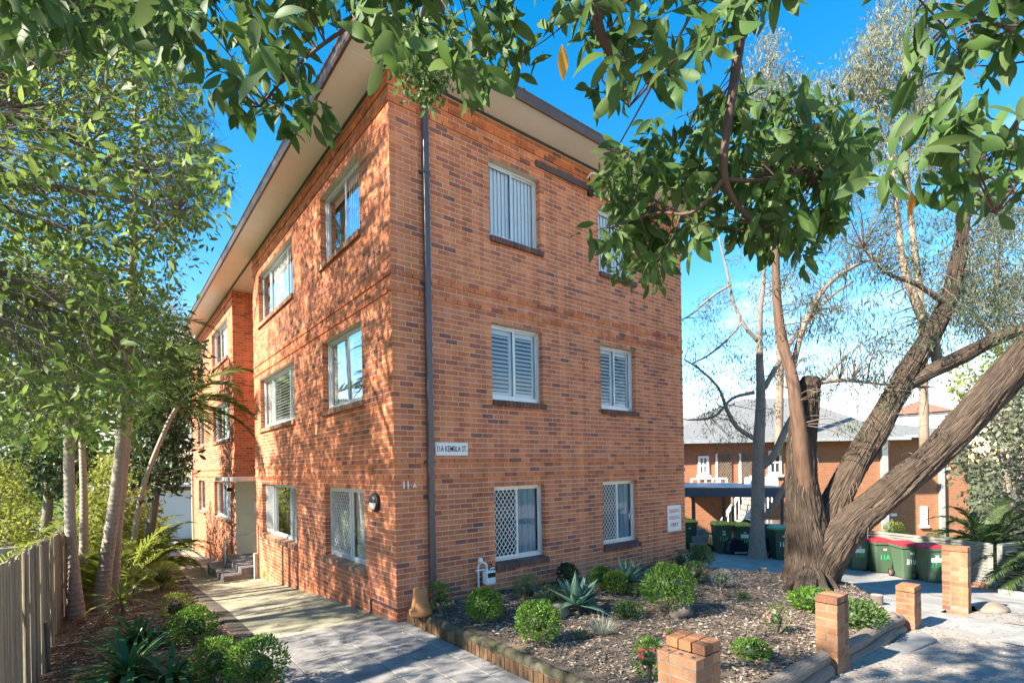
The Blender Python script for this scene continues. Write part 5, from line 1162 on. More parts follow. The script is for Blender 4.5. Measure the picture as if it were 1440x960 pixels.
def ball(name, px, rad, lab, mat, seed, n=900, leaf=.033, zf=zgarden, cat='shrub', group=None, flowers=None, nf=0, stem=True, squash=.9, tm=L_SML, lift=.12, up=.35):
    p = gp(px[0], px[1], zf); r = np.random.default_rng(seed)
    T_ = thing(name, lab, cat, tuple(p), group); c = p + np.array([0, 0, rad * squash + lift * rad])
    u = unit(n, r); u[:, 2] = np.where(u[:, 2] < -.75, -u[:, 2], u[:, 2])
    lob = 1 + .05 * np.sin(u @ r.normal(size=3) * 5 + r.uniform(0, 6)) + .05 * np.sin(u @ r.normal(size=3) * 9)
    rr = rad * lob * (1 - .35 * r.random(n) ** 2); P = c + u * rr[:, None] * np.array([1, 1, squash])
    D = u + r.normal(0, .55, (n, 3)) + np.array([0, 0, up]); N = u + r.normal(0, .5, (n, 3))
    leafset('foliage', tm, P, D, N, leaf * r.uniform(.7, 1.35, n), mat, T_)
    if stem:
        m = MB()
        for k in range(7):
            d = unit(1, r)[0]; d[2] = abs(d[2]) + .4; e = c + norm(d) * rad * .7
            m.tube(spline([(*p, .012), (*(p + (e - p) * .5 + r.normal(0, .02, 3)), .008), (*e, .003)], 4), 5, cap=False)
        m.build('stem', 'bark_twig', T_)
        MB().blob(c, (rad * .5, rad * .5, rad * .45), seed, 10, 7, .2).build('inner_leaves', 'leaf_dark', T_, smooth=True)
    if flowers:
        u = unit(nf, r); u[:, 2] = np.abs(u[:, 2]) * .8
        for q in u:
            f = MB(); cpt = c + q * rad * np.array([1, 1, squash]) * 1.02; s = leaf * .65
            for k in range(5):
                a = k * 1.257 + r.random(); t = norm(np.cross(q, (.3, .2, 1))); b = np.cross(q, t); d = t * math.cos(a) + b * math.sin(a); e = np.cross(q, d)
                f.add([cpt, cpt + d * s + e * s * .5 + q * s * .3, cpt + d * s * 1.2 + q * s * .5, cpt + d * s - e * s * .5 + q * s * .3], [(0, 1, 2, 3)])
            f.build('flower', flowers, T_)
    return T_
def tuft(name, px, lab, mat, seed, n=90, length=.28, zf=zgarden, tm=L_NDL, spread=.9, cat='plant'):
    p = gp(px[0], px[1], zf); r = np.random.default_rng(seed); T_ = thing(name, lab, cat, tuple(p))
    a = r.uniform(0, 6.28, n); s = r.uniform(.2, spread, n); D = np.stack([np.cos(a) * s, np.sin(a) * s, np.ones(n) * .75], 1)
    P = p + np.stack([np.cos(a), np.sin(a), np.zeros(n)], 1) * r.uniform(0, .05, n)[:, None]; N = np.tile([0, 0, 1.0], (n, 1)) + r.normal(0, .2, (n, 3)) - D * .2
    leafset('blades', tm, P, D, N, length * r.uniform(.6, 1.2, n), mat, T_)
    return T_
def strap_tmpl(wid, n=8, arch=1.0, tip=True, base=.5, ch=.2):
    """arching strap leaf: starts upward along +Y, bends over towards -Z"""
    v, f = [], []; y = z = 0.0; ang = 0.0
    for i in range(n + 1):
        t = i / n; w = wid * (base + (1 - base) * min(1, t * 3)) * (1 - max(0, t - .6) / .4 * .97 if tip else 1)
        v += [(-w, y, z + ch * w), (0, y, z), (w, y, z + ch * w)]
        ang -= arch / n * (1 + t); y += math.cos(ang) / n; z += math.sin(ang) / n
    for i in range(n):
        a = i * 3; f += [(a, a + 1, a + 4, a + 3), (a + 1, a + 2, a + 5, a + 4)]
    return np.array(v), f
STRAPS = [strap_tmpl(.042, 10, a, base=.75) for a in (.8, 1.3, 1.8, 2.3)]
SPIKES = [strap_tmpl(.052, 5, a, ch=.5) for a in (.05, .25, .5)]
def agave_tmpl(curve):
    v, f = [], []; n = 7
    for i in range(n + 1):
        t = i / n; w = .165 * (.55 + .55 * math.sin(math.pi * min(1, t * 1.05 + .12)) ** 1.0) * (1 - t ** 3.2) + .002; z = curve * t * t; th_ = .045 * (1 - t)
        v += [(-w, t, z + .35 * w), (0, t, z), (w, t, z + .35 * w), (0, t, z - th_)]
    for i in range(n):
        a = i * 4; b = a + 4; f += [(a, a + 1, b + 1, b), (a + 1, a + 2, b + 2, b + 1), (a + 2, a + 3, b + 3, b + 2), (a + 3, a, b, b + 3)]
    return np.array(v), f
AGV = [agave_tmpl(c) for c in (.12, -.05, -.22)]
def rosette(name, px, lab, tmpls, mat, n, length, seed, zf, e0, e1, cat='plant', trunk=0, lj=.12, key='s'):
    p = gp(px[0], px[1], zf); r = np.random.default_rng(seed); T_ = thing(name, lab, cat, tuple(p))
    c = p + np.array([0, 0, trunk + .02])
    if trunk: MB().tube([(*p, .03), (*(p + np.array([.02, 0, trunk])), .022)], 8).build('stem', 'bark_twig', T_)
    for i in range(n):
        a = i * 2.39996 + r.normal(0, .12); t = (i + .5) / n; el = e0 + (e1 - e0) * t + r.normal(0, .08)
        d = np.array([math.cos(a) * math.cos(el), math.sin(a) * math.cos(el), math.sin(el)]); nn = np.array([-math.cos(a) * math.sin(el), -math.sin(a) * math.sin(el), math.cos(el)])
        k = int(np.clip((1 - t) * len(tmpls) + r.normal(0, .4), 0, len(tmpls) - 1))
        leafobj('leaf', tmesh(key + str(k), tmpls[k], mat), c + np.array([math.cos(a), math.sin(a), 0]) * .02, d, nn, length * (1 - .3 * t) * (1 + r.normal(0, lj)), T_)
    return T_
def frond(P, D, N, S, mbst, base, d, L, r, droop=.9, nl=34, ll=.34, vee=.5, stalk=.15):
    """one pinnate palm frond: adds leaflets to lists, rachis to mbst"""
    pts = []; q = np.array(base, float); d = norm(d); ang0 = d.copy(); n = 12
    for i in range(n + 1):
        pts.append((*q, .014 * (1 - i / n) + .003)); t = i / n
        d = norm(d + np.array([0, 0, -droop * .16 * (.4 + 1.4 * t)])); q = q + d * L / n
    mbst.tube(pts, 5, cap=False); C = np.array(pts)[:, :3]
    for i in range(nl):
        t = stalk + (1 - stalk) * (i + .5) / nl; f = t * n; k = min(int(f), n - 1); c = C[k] + (C[k + 1] - C[k]) * (f - k); tg = norm(C[k + 1] - C[k])
        sd = norm(np.cross(tg, (0, 0, 1.0))); up = np.cross(sd, tg)
        for s in (1, -1):
            P.append(c); D.append(norm(sd * s * 1.0 + tg * (.55 + .5 * t) + up * vee * (1 - t) + r.normal(0, .08, 3))); N.append(up + r.normal(0, .15, 3)); S.append(ll * math.sin(math.pi * (.18 + .78 * t)) * r.uniform(.85, 1.1))
def palm(name, lab, trunk_pts, nf, L, mat, seed, ll=.34, e0=-.1, e1=1.2, droop=.9, group=None, ridge=True, nl=34, cat='palm'):
    r = np.random.default_rng(seed); base = trunk_pts[0][:3]; T_ = thing(name, lab, cat, tuple(base), group)
    sp = spline(trunk_pts, 10)
    if ridge:                      # ring scars
        out = []; 
        acc = 0
        Lt = np.cumsum(np.r_[0, np.linalg.norm(np.diff(sp[:, :3], axis=0), axis=1)]); s = 0
        while s < Lt[-1]:
            q = [np.interp(s, Lt, sp[:, j]) for j in range(4)]
            for ds, k in ((0, 1.06), (.02, 1.0), (.085, .97)):
                q = [np.interp(min(s + ds, Lt[-1]), Lt, sp[:, j]) for j in range(4)]; out.append((*q[:3], q[3] * k))
            s += .10
        sp = np.array(out)
    MB().tube(sp, 14).build('trunk', 'palm_trunk', T_, smooth=True)
    top = sp[-1][:3]; P, D, N, S = [], [], [], []; st = MB()
    for i in range(nf):
        a = i * 2.4 + r.normal(0, .2); el = e0 + (e1 - e0) * (i + .5) / nf
        frond(P, D, N, S, st, top, (math.cos(a) * math.cos(el), math.sin(a) * math.cos(el), math.sin(el)), L * r.uniform(.8, 1.1), r, droop, nl, ll)
    st.build('rachis', 'leaf_palm', T_); leafset('leaflets', L_LFT, P, D, N, S, mat, T_)
    return T_
def clump(name, px, lab, zf, nf, L, mat, seed, ll=.3, z=None, group=None, droop=1.0, spread=.35):
    p = gp(px[0], px[1], zf); r = np.random.default_rng(seed); T_ = thing(name, lab, 'palm', tuple(p), group); P, D, N, S = [], [], [], []; st = MB()
    for i in range(nf):
        a = i * 2.4 + r.normal(0, .3); el = r.uniform(.65, 1.4); b = p + np.array([math.cos(a), math.sin(a), 0]) * r.uniform(0, spread)
        frond(P, D, N, S, st, b, (math.cos(a) * math.cos(el), math.sin(a) * math.cos(el), math.sin(el)), L * r.uniform(.6, 1.15), r, droop, 30, ll, .4, .3)
    st.build('cane', 'leaf_cane', T_); leafset('leaflets', L_LFT, P, D, N, S, mat, T_)
    return T_

# ================================================================ FRONT GARDEN PLANTS
sh = 'clipped round box shrubs in the front garden'
ball('box_ball', (682, 876), .25, 'round clipped box shrub next to the red-flowered shrub by the gas meter', 'leaf_box', 21, 2600, group=sh)
ball('box_ball', (757, 905), .27, 'round clipped box shrub in front of the olive stone', 'leaf_box', 22, 2800, group=sh)
ball('box_ball', (941, 862), .38, 'largest round clipped shrub, behind the dark angular rock', 'leaf_box', 23, 4200, group=sh)
ball('box_ball', (985, 799), .27, 'round grey green shrub near the brick building end by the bins', 'leaf_soft', 24, 2200, group=sh)
ball('lime_shrub', (866, 836), .21, 'small lime yellow shrub in front of the agave by the wall', 'leaf_boxlime', 25, 1800, group=sh)
ball('box_ball', (846, 830), .22, 'dark green rounded shrub behind the lime yellow one', 'leaf_box', 26, 1800, group=sh)
ball('leafy_shrub', (798, 822), .20, 'dark upright shrub against the brick wall behind the large agave', 'leaf_dark', 27, 500, leaf=.055, up=.8)
ball('feathery_shrub', (742, 850), .24, 'light green feathery shrub in front of the screened window', 'leaf_soft', 28, 1500, leaf=.035, tm=L_LAN, up=1.0, squash=.9)
ball('feathery_shrub', (776, 856), .19, 'light green feathery shrub beside the large agave', 'leaf_soft', 29, 1000, leaf=.035, tm=L_LAN, up=1.0)
ball('flowering_shrub', (619, 860), .17, 'small shrub with red blooms beside the upturned pot', 'leaf_box', 30, 450, leaf=.04, flowers='flower_red', nf=7, squash=1.2)
ball('flowering_shrub', (1093, 892), .15, 'small upright shrub dotted with red flowers in open mulch', 'leaf_soft', 31, 330, leaf=.035, flowers='flower_pink', nf=14, squash=1.25)
ball('flowering_shrub', (914, 958), .16, 'dark rose-like shrub with a few red flowers by the broken pillar', 'leaf_box', 32, 420, leaf=.04, flowers='flower_red', nf=8, squash=1.3)
ball('flowering_shrub', (940, 899), .06, 'tiny plant with pink blossom in the middle of the mulch', 'leaf_soft', 33, 70, leaf=.035, flowers='flower_pink', nf=7)
ball('flowering_shrub', (978, 820), .26, 'loose shrub with pink flowers next to the silver plant', 'leaf_soft', 34, 650, leaf=.04, flowers='flower_pink', nf=18, squash=.75)
ball('flowering_shrub', (958, 800), .2, 'thin pink-flowered shrub at the far end of the brick wall', 'leaf_soft', 35, 260, leaf=.04, flowers='flower_pink', nf=10, squash=1.0)
ball('silver_shrub', (1016, 826), .2, 'silver white leaved shrub in front of the log stub', 'leaf_grey', 36, 600, leaf=.045, squash=.75, tm=L_LAN)
ball('ground_cover', (884, 868), .22, 'low sprawling green plant in front of the lime shrub', 'leaf_soft', 37, 520, leaf=.04, squash=.5, lift=0)
ball('ground_cover', (1056, 925), .2, 'low green and lime leafed plant beside the upper log', 'leaf_box', 38, 420, leaf=.045, squash=.5, lift=0)
ball('ground_cover', (1146, 858), .36, 'spreading low green plant at the foot of the big tree', 'leaf_box', 39, 1300, leaf=.055, squash=.45, lift=0)
ball('ground_cover', (1200, 878), .38, 'spreading low green plant behind the flat-topped pillar', 'leaf_soft', 40, 1300, leaf=.055, squash=.42, lift=0)
ball('ground_cover', (1045, 843), .1, 'small green seedling clump in the middle of bare mulch', 'leaf_soft', 41, 120, leaf=.04, squash=.6, lift=0)
ball('ground_cover', (895, 838), .14, 'thin weedy plant between the two agaves and the large round shrub', 'leaf_boxlime', 42, 160, leaf=.035, squash=.6, lift=0)
tuft('grass_tuft', (848, 892), 'blue green fine grass tuft in the mulch', 'leaf_grey', 43, 260, .30, spread=1.2)
tuft('silver_tuft', (816, 898), 'small silver white leafed tuft beside the grass tuft', 'leaf_pale', 44, 60, .15, tm=L_LAN)
tuft('grass_tuft', (880, 910), 'tiny green grass tuft in front of the blue green one', 'leaf_soft', 45, 50, .14)
rosette('agave', (812, 862), 'large blue green agave rosette in front of the window sill', AGV, 'leaf_agave', 28, .60, 51, zgarden, .15, 1.35, 'agave', key='ag', trunk=.1)
rosette('agave', (884, 832), 'blue green agave rosette leaning against the wall under the far window', AGV, 'leaf_agave', 28, .56, 52, zgarden, .15, 1.35, 'agave', key='ag', trunk=.16)

# ================================================================ LEFT BED PLANTS
for i, (x, y, n, L, lab) in enumerate(((182, 966, 70, 1.0, 'dark green strap-leaved clump at the fence post'), (238, 968, 40, .7, 'dark green strap-leaved clump next to the small round shrubs'), (192, 910, 60, .85, 'dark green strap-leaved clump below the yellow spiky plants'), (225, 905, 24, .5, 'small strap-leaved clump between spiky plant and round shrubs'))):
    rosette('strap_plant', (x, y), lab, STRAPS, 'leaf_strap', n, L, 60 + i, zbed, .75, 1.5, key='st')
rosette('spiky_plant', (172, 872), 'yellow green spiky cordyline above the strap-leaved clumps', SPIKES, 'leaf_spiky', 30, .60, 66, zbed, -.1, 1.4, trunk=.35, key='sp')
rosette('spiky_plant', (188, 838), 'yellow green spiky cordyline farther along beside the palm trunks', SPIKES, 'leaf_spiky', 30, .62, 67, zbed, -.1, 1.4, trunk=.45, key='sp')
lb = 'shrubs along the path edge'
ball('round_shrub', (273, 910), .29, 'dark glossy round shrub beside the dark path edge', 'leaf_box', 70, 2400, zf=zbed, group=lb)
ball('round_shrub', (306, 960), .26, 'small round shrub with red berries beside the path', 'leaf_box', 71, 1600, zf=zbed, group=lb, flowers='flower_red', nf=8)
ball('round_shrub', (362, 975), .31, 'bright green round shrub at the corner of the tiles', 'leaf_box', 72, 2600, zf=lambda X, Y: .0, group=lb)
ball('lime_shrub', (248, 874), .26, 'lime green bush with pale flowers on the path edge', 'leaf_lime', 73, 1200, zf=zbed, group=lb, flowers='flower_pink', nf=6)
ball('lime_shrub', (228, 832), .42, 'feathery lime green bush halfway along the path', 'leaf_lime', 74, 2400, zf=zbed, tm=L_LAN, leaf=.06, group=lb)
ball('lime_shrub', (212, 806), .55, 'bushy fern-like shrub beyond the spiky plants', 'leaf_soft', 75, 2600, zf=zbed, tm=L_LAN, leaf=.07, group=lb)
ball('leafy_shrub', (140, 800), .6, 'dark low shrub at the foot of the leaning palm trunks', 'leaf_dark', 76, 1400, zf=zbed, tm=L_LAN, leaf=.12)
tuft('seedling', (75, 890), 'small green seedling against the paling fence', 'leaf_soft', 77, 16, .2, zf=zbed, tm=L_LAN)
# palms
b1 = gp(107, 868, zbed); b2 = gp(142, 858, zbed); w1 = float((b1 - CAM) @ Fv); w2 = float((b2 - CAM) @ Fv)
palm('garden_palm', 'ringed grey palm trunk standing upright beside the fence end', [(*at(x, y, w=w1), r_) for x, y, r_ in ((107, 870, .16), (104, 820, .115), (99, 740, .09), (97, 650, .085), (96, 560, .08), (96, 500, .07))], 11, 1.9, 'leaf_palm', 81, group='palms in the left bed')
palm('garden_palm', 'ringed pale palm trunk leaning towards the building', [(*at(x, y, w=w2), r_) for x, y, r_ in ((141, 860, .17), (148, 800, .13), (158, 730, .115), (168, 650, .105), (176, 560, .10), (182, 480, .08))], 12, 2.0, 'leaf_palm', 82, group='palms in the left bed')
palm('garden_palm', 'slim brown palm trunk just behind the leaning one', [(*at(x, y, w=w2 + .5), r_) for x, y, r_ in ((158, 848, .12), (166, 740, .09), (178, 620, .08), (184, 520, .07))], 10, 1.8, 'leaf_palm', 83, group='palms in the left bed')
palm('garden_palm', 'palm whose fan of fronds reaches towards the rear wall of the building', [(*at(x, y, w=15.0), r_) for x, y, r_ in ((182, 800, .08), (200, 690, .065), (232, 605, .06), (250, 570, .055))], 16, 2.9, 'leaf_palm', 84, group='palms in the left bed', e0=.0, e1=1.1, ll=.62)
palm('garden_palm', 'thin pale palm trunk beyond the fence among bright fronds', [(*at(x, y, w=13.0), r_) for x, y, r_ in ((118, 790, .1), (118, 700, .08), (116, 640, .07), (114, 590, .06))], 10, 2.0, 'leaf_cane', 85, group='palms in the left bed')
for i, (X, Y, dz, nf, L, lab) in enumerate(((-5.7, 6.6, -.9, 30, 3.3, 'bright yellow green cane palm clump beyond the grey piers'), (-6.2, 10.5, -.8, 34, 3.8, 'tall yellow green cane palm clump beyond the fence end'), (-3.3, 10.2, 0, 26, 2.5, 'yellow green cane palm clump right behind the leaning trunks'),
        (-2.75, 12.6, 0, 28, 2.5, 'yellow green cane palm clump spreading over the path edge'), (-2.6, 16.5, 0, 28, 2.8, 'cane palm clump in front of the white garage doors'), (-4.6, 13.5, -.3, 36, 3.6, 'cane palm clump midway behind the palm trunks'), (-4.0, 19.5, 0, 34, 3.6, 'cane palm clump farthest along the bed'), (-7.5, 15, -.9, 36, 4.2, 'tall cane palm clump near the pale brick house'))):
    z = prof(Y) + dz; k = at(100, 800, w=5)
    p_ = pr(np.array([X, Y, z])); clump('cane_palm', (float(p_[0][0]), float(p_[1][0])), lab, (lambda zz: (lambda a, b: zz))(z), nf, L, 'leaf_cane', 90 + i, .5, group='cane palms beyond the path')

# ================================================================ TREES
def crown_tree(name, lab, seed, trunk, limbs, C, nl, length, tm, leaf, bark, twig_r=.006, trunk_n=12, ridge=.03, down=.35, jitter=.05, group=None, extra=None, maxlen=4, sag=.05, base=None, objn=0, objmesh=None, twig_frac=1.0, twigbark=None, lj=.25):
    r = np.random.default_rng(seed); b = base if base is not None else trunk[0][:3]
    T_ = thing(name, lab, 'tree', tuple(b), group)
    anchors = []
    if trunk is not None:
        MB().tube(trunk, trunk_n, ridge=ridge, seed=seed % 7).build('trunk', bark, T_, smooth=True); anchors.append(np.asarray(trunk)[len(trunk) // 2:, :3])
    for L in limbs:
        MB().tube(L, 8, ridge=ridge * .5, seed=seed % 5).build('limb', bark, T_, smooth=True); anchors.append(np.asarray(L)[2:, :3])
    A = np.vstack(anchors); m = MB()
    sel = C if twig_frac >= 1 else C[r.random(len(C)) < twig_frac]
    twigs(m, sel, A, r, twig_r, twig_r * .4, 3, sag, maxlen)
    if m.v: m.build('twigs', twigbark or bark, T_)['kind'] = 'stuff'
    P, D, N, S = whorls(C, r, nl, length, 1, down, jitter, lj)
    if objn:
        x, y, w = pr(P); inn = (x > 0) & (x < 1440) & (y > 0) & (y < 960) & (w > .3); sc_ = np.where(inn, S / w, 0); order = np.argsort(-sc_)[:objn]
        ms = set(order.tolist())
        for j, i in enumerate(order):
            t = objmesh[int(r.integers(len(objmesh)))]; leafobj('leaf', t, P[i], D[i], N[i], S[i], T_)
        k = np.array([i not in ms for i in range(len(P))]); P, D, N, S = P[k], D[k], N[k], S[k]
    leafset('foliage', tm, P, D, N, S, leaf, T_)
    return T_
def bez(a, b, r0, r1, rr, n=8, arc=.2, wob=.06):
    a, b = np.array(a, float), np.array(b, float); L = np.linalg.norm(b - a); m = (a + b) / 2 + np.array([0, 0, arc * L]) + rr.normal(0, wob * L, 3)
    return spline([(*a, r0), (*m, (r0 + r1) / 2), (*b, r1)], n)

# ---- left leafy tree overhanging the path
r = np.random.default_rng(101)
poly = [(-420, -420), (236, -420), (262, -60), (268, 60), (280, 140), (296, 205), (308, 258), (282, 330), (252, 385), (236, 450), (224, 520), (190, 590), (130, 620), (60, 650), (0, 640), (-420, 560)]
C = sample_poly(poly, 7800, r, 3.8, 9.8, lambda p: p[2] > (4.4 if p[0] < -5.2 and p[1] > 0 else 2.7) and p[0] < -.9)
holes = [(*at(x, y, w=6), rad) for x, y, rad in ((20, 250, .5), (15, 420, .6), (120, 330, .35), (60, 60, .3), (180, 300, .3))]
tb = np.array([-6.6, -1.6, -.8]); tt = np.array([-6.2, -1.0, 3.2])
trunk = spline([(*tb, .24), (*(tb * .5 + tt * .5 + [.1, .1, 0]), .19), (*tt, .15), (*(tt + [.4, .6, 1.6]), .11), (*(tt + [.6, 1.2, 3.6]), .06)], 6)
limbs = [bez(tt + np.array([.1 * k, .1 * k, .2 * k]), at(x, y, w=w), .07, .018, r, 8, .12) for k, (x, y, w) in enumerate(((120, 330, 7), (200, 240, 6.5), (60, 150, 6), (230, 60, 6.5), (170, 480, 8), (40, 420, 6), (150, -120, 7), (-150, 100, 6), (90, 560, 7.5), (250, 300, 7.5)))]
crown_tree('overhanging_tree', 'leafy green tree arching over the side path and palm trunks', 101, trunk, limbs, C, (6, 10), .104, L_MED, 'leaf_mid', 'bark_twig', .006, jitter=.10, maxlen=2.5)
# ---- street tree with big glossy leaves over the camera
r = np.random.default_rng(102)
F1 = [(265, -90), (1110, -90), (1095, 40), (1000, 60), (955, 130), (900, 120), (835, 165), (810, 80), (745, 100), (715, 130), (668, 150), (640, 100), (560, 60), (470, 130), (440, 190), (400, 210), (350, 185), (300, 120), (285, 40)]
F0 = [(-60, -90), (290, -90), (290, 60), (200, 50), (110, 60), (0, 45), (-60, 60)]
F2 = [(870, 205), (960, 145), (1060, 120), (1150, 128), (1225, 165), (1215, 230), (1180, 290), (1170, 340), (1105, 370), (1060, 335), (985, 340), (925, 392), (875, 385), (826, 335), (832, 280), (848, 250)]
F3 = [(1215, -90), (1540, -90), (1540, 340), (1420, 290), (1385, 320), (1340, 270), (1275, 310), (1230, 250), (1300, 180), (1270, 120), (1300, 60)]
gapok = lambda lst: (lambda p: not any(math.hypot(pr(p)[0][0] - x, pr(p)[1][0] - y) < q for x, y, q in lst))
C1 = sample_poly([(x, y - 18) for x, y in F1], 165, r, 1.8, 2.8, gapok([(285, 60, 30), (470, 90, 34), (900, 30, 20), (590, 150, 40), (780, 150, 40), (560, 140, 40)]))
C0 = sample_poly(F0, 60, r, 1.8, 2.8)
C2 = sample_poly(F2, 255, r, 2.7, 3.9)
C3 = sample_poly(F3, 66, r, 1.8, 2.7)
CU = np.array([-1.9, -8.9, 6.6]) + unit(520, r) * (r.random(520) ** .4)[:, None] * np.array([3.0, 2.8, 2.0])
ux_, uy_, uw_ = pr(CU); CU = CU[(uw_ < .15) | (uy_ < -110)][:330]
C = np.vstack([C1, C0, C2, C3, CU])
tb = np.array([-1.7, -9.9, -.05]); top = np.array([-1.5, -9.3, 4.6])
trunk = spline([(*tb, .26), (*(tb * .6 + top * .4 + [.05, 0, 0]), .2), (*top, .15), (*(top + [.1, .5, 1.2]), .1)], 7)
LA = limb_px([(1046, -150, 22, 2.5), (1044, 10, 16, 2.5), (1036, 90, 14, 2.55), (1024, 170, 12, 2.55), (1019, 250, 10, 2.6), (1045, 298, 7, 2.8), (1095, 345, 4, 3.1)])
LA2 = limb_px([(1019, 250, 7, 2.6), (975, 298, 5, 2.7), (920, 300, 4, 2.9), (860, 320, 3, 3.0)]); LA3 = limb_px([(1022, 252, 6, 2.6), (1080, 252, 4, 2.8), (1150, 232, 3, 3.2)])
LBb = limb_px([(815, -140, 20, 2.2), (836, 0, 15, 2.25), (846, 50, 14, 2.3), (872, 100, 9, 2.4), (885, 150, 5, 2.4)])
LC = limb_px([(1560, 20, 16, 2.4), (1470, 110, 10, 2.5), (1425, 180, 7, 2.6), (1375, 240, 5, 2.7), (1300, 280, 3, 2.8)])
LC2 = limb_px([(1470, 110, 8, 2.5), (1440, 60, 6, 2.3), (1390, 30, 4, 2.2), (1330, 40, 3, 2.2)]); LC3 = limb_px([(1400, 215, 5, 2.65), (1420, 260, 4, 2.4), (1400, 300, 3, 2.2)])
LD = limb_px([(760, -160, 16, 2.2), (600, -40, 9, 2.3), (500, 30, 6, 2.4), (420, 90, 4, 2.45), (365, 150, 3, 2.5)])
LE = limb_px([(760, -160, 14, 2.2), (420, -120, 10, 2.3), (200, -40, 6, 2.4), (60, 10, 4, 2.5)])
hub = top + np.array([.1, .5, 1.2]); ups = [bez(hub, L[0][:3], .085, L[0][3], r, 8, .12, .02) for L in (LA, LBb, LC, LD)]
C_t = crown_tree('street_tree', 'evergreen street tree with large glossy leaves on hanging branches before the eaves', 102, trunk, [LA, LA2, LA3, LBb, LC, LC2, LC3, LD, LE] + ups, C, (7, 11), .122, L_BIG, 'leaf_big', 'bark_smooth', .0045, jitter=.035, down=.9, maxlen=.62, sag=.02, objn=300,
           objmesh=[tmesh('big_leaf', L_BIG, 'leaf_big_obj'), tmesh('big_leaf_curl', L_BIG2, 'leaf_big_obj'), tmesh('big_leaf_wavy', L_BIG3, 'leaf_big_obj')], lj=.22)
for x, y, w in ((790, 62, 2.2), (1187, 205, 3.0), (1282, 268, 2.7)):
    leafobj('leaf', tmesh('big_leaf', L_BIG, 'leaf_yellow'), at(x, y, w=w), np.array([.1, 0, -1.0]), -Fv + np.array([.2, .1, .2]), .13, C_t)
# ---- small-leaved sprig at the corner of the eaves
r = np.random.default_rng(103)
C = sample_poly([(545, 40), (640, 20), (640, 110), (610, 150), (560, 120)], 120, r, 3.0, 3.6)
lb_ = limb_px([(600, -160, 12, 2.8), (600, -20, 7, 3.1), (590, 40, 5, 3.2), (595, 120, 3, 3.3)])
lb_0 = spline([(-2.9, -11.0, .05, .12), (-3.0, -10.8, 2.6, .09), (-2.9, -8.9, 5.0, .06), tuple(lb_[0])], 8)
crown_tree('small_leaf_tree', 'slender tree whose olive small-leaved sprigs hang before the eaves corner', 103, lb_0, [lb_], C, (7, 11), .055, L_MED, 'leaf_soft', 'bark_twig', .003, down=.5, jitter=.03, maxlen=1.0)
# ---- needle-leaved tall tree behind the left crown
r = np.random.default_rng(104); tw_ = 14.0
trunk = spline([(*at(156, 800, w=tw_), .11), (*at(172, 620, w=tw_), .1), (*at(184, 430, w=tw_), .1), (*at(190, 250, w=tw_), .09), (*at(195, 60, w=tw_), .06), (*at(198, -120, w=tw_), .04)], 5)
tips = [(290, 165, 13.5), (300, 200, 14), (318, 262, 13.5), (285, 250, 13), (270, 130, 14), (262, 190, 14.5), (255, 300, 14), (275, 305, 13.5), (130, 120, 14), (240, 90, 14), (230, 30, 14), (150, 40, 14), (295, 225, 14), (250, 150, 13), (305, 280, 14), (262, 258, 13.5), (240, 215, 13)]
limbs = [bez(trunk[int(np.clip(np.argmin(np.abs(pr(trunk[:, :3])[1] - (y + 40))), 2, len(trunk) - 1)), :3], at(x, y, w=w), .05, .012, r, 6, .05) for x, y, w in tips]
NT = thing('needle_tree', 'tall dark tree with long drooping needle tufts behind the leafy crown', 'tree', tuple(trunk[0][:3]))
MB().tube(trunk, 10, ridge=.04).build('trunk', 'bark_grey', NT, smooth=True)
P, D, N, S = [], [], [], []
for L in limbs:
    MB().tube(L, 6).build('limb', 'bark_grey', NT, smooth=True)
    for q in L[len(L) // 2:, :3]:
        for k in range(34):
            d = norm(norm(L[-1, :3] - L[0, :3]) * .8 + r.normal(0, .8, 3) + np.array([0, 0, -.35])); P.append(q + r.normal(0, .06, 3)); D.append(d); N.append((0, 0, 1)); S.append(r.uniform(.35, .7))
leafset('needles', L_NDL, P, D, N, np.array(S), 'leaf_needle', NT)
# ---- darker garden trees and far greenery on the left
def blobtree(name, lab, seed, base_px, w, poly, n, leaf, length, dw=2.0, tm=L_SML, group=None, tr=.14, nl=(8, 12), down=.3, bark='bark_grey', jit=None):
    r = np.random.default_rng(seed); C = sample_poly(poly, n, r, w - dw, w + dw)
    cx, cy_ = np.mean([p[0] for p in poly]), np.mean([p[1] for p in poly]); top = at(cx, cy_, w=w); b = at(base_px[0], base_px[1], w=w)
    trunk = spline([(*b, tr), (*((b + top) / 2 + r.normal(0, .15, 3)), tr * .8), (*top, tr * .5)], 6)
    limbs = [bez(trunk[len(trunk) // 2 + (k % 6), :3], C[r.integers(len(C))], tr * .45, tr * .1, r, 6, .05) for k in range(8)]
    return crown_tree(name, lab, seed, trunk, limbs, C, nl, length, tm, leaf, bark, length * .05, 10, .03, down, jit or length * .9, group, maxlen=2.5, twig_frac=.35)
blobtree('garden_tree', 'dark glossy-leaved tree between the palms and the rear wall', 111, (205, 790), 17, [(208, 480), (245, 440), (282, 500), (275, 560), (262, 620), (268, 660), (240, 690), (205, 680), (180, 640), (190, 560)], 480, 'leaf_dark', .22, 1.6, L_MED)
blobtree('garden_tree', 'dark leafy tree behind the upright palm trunk', 112, (60, 770), 15, [(0, 600), (60, 610), (110, 590), (130, 640), (95, 690), (40, 690), (0, 680)], 330, 'leaf_dark', .2, 1.5, L_MED)
blobtree('far_tree', 'pale grey green tree behind the far end of the building', 113, (255, 740), 36, [(225, 400), (262, 460), (285, 480), (285, 700), (230, 710), (220, 560)], 650, 'leaf_euc', .5, 3, L_LAN, tr=.25)
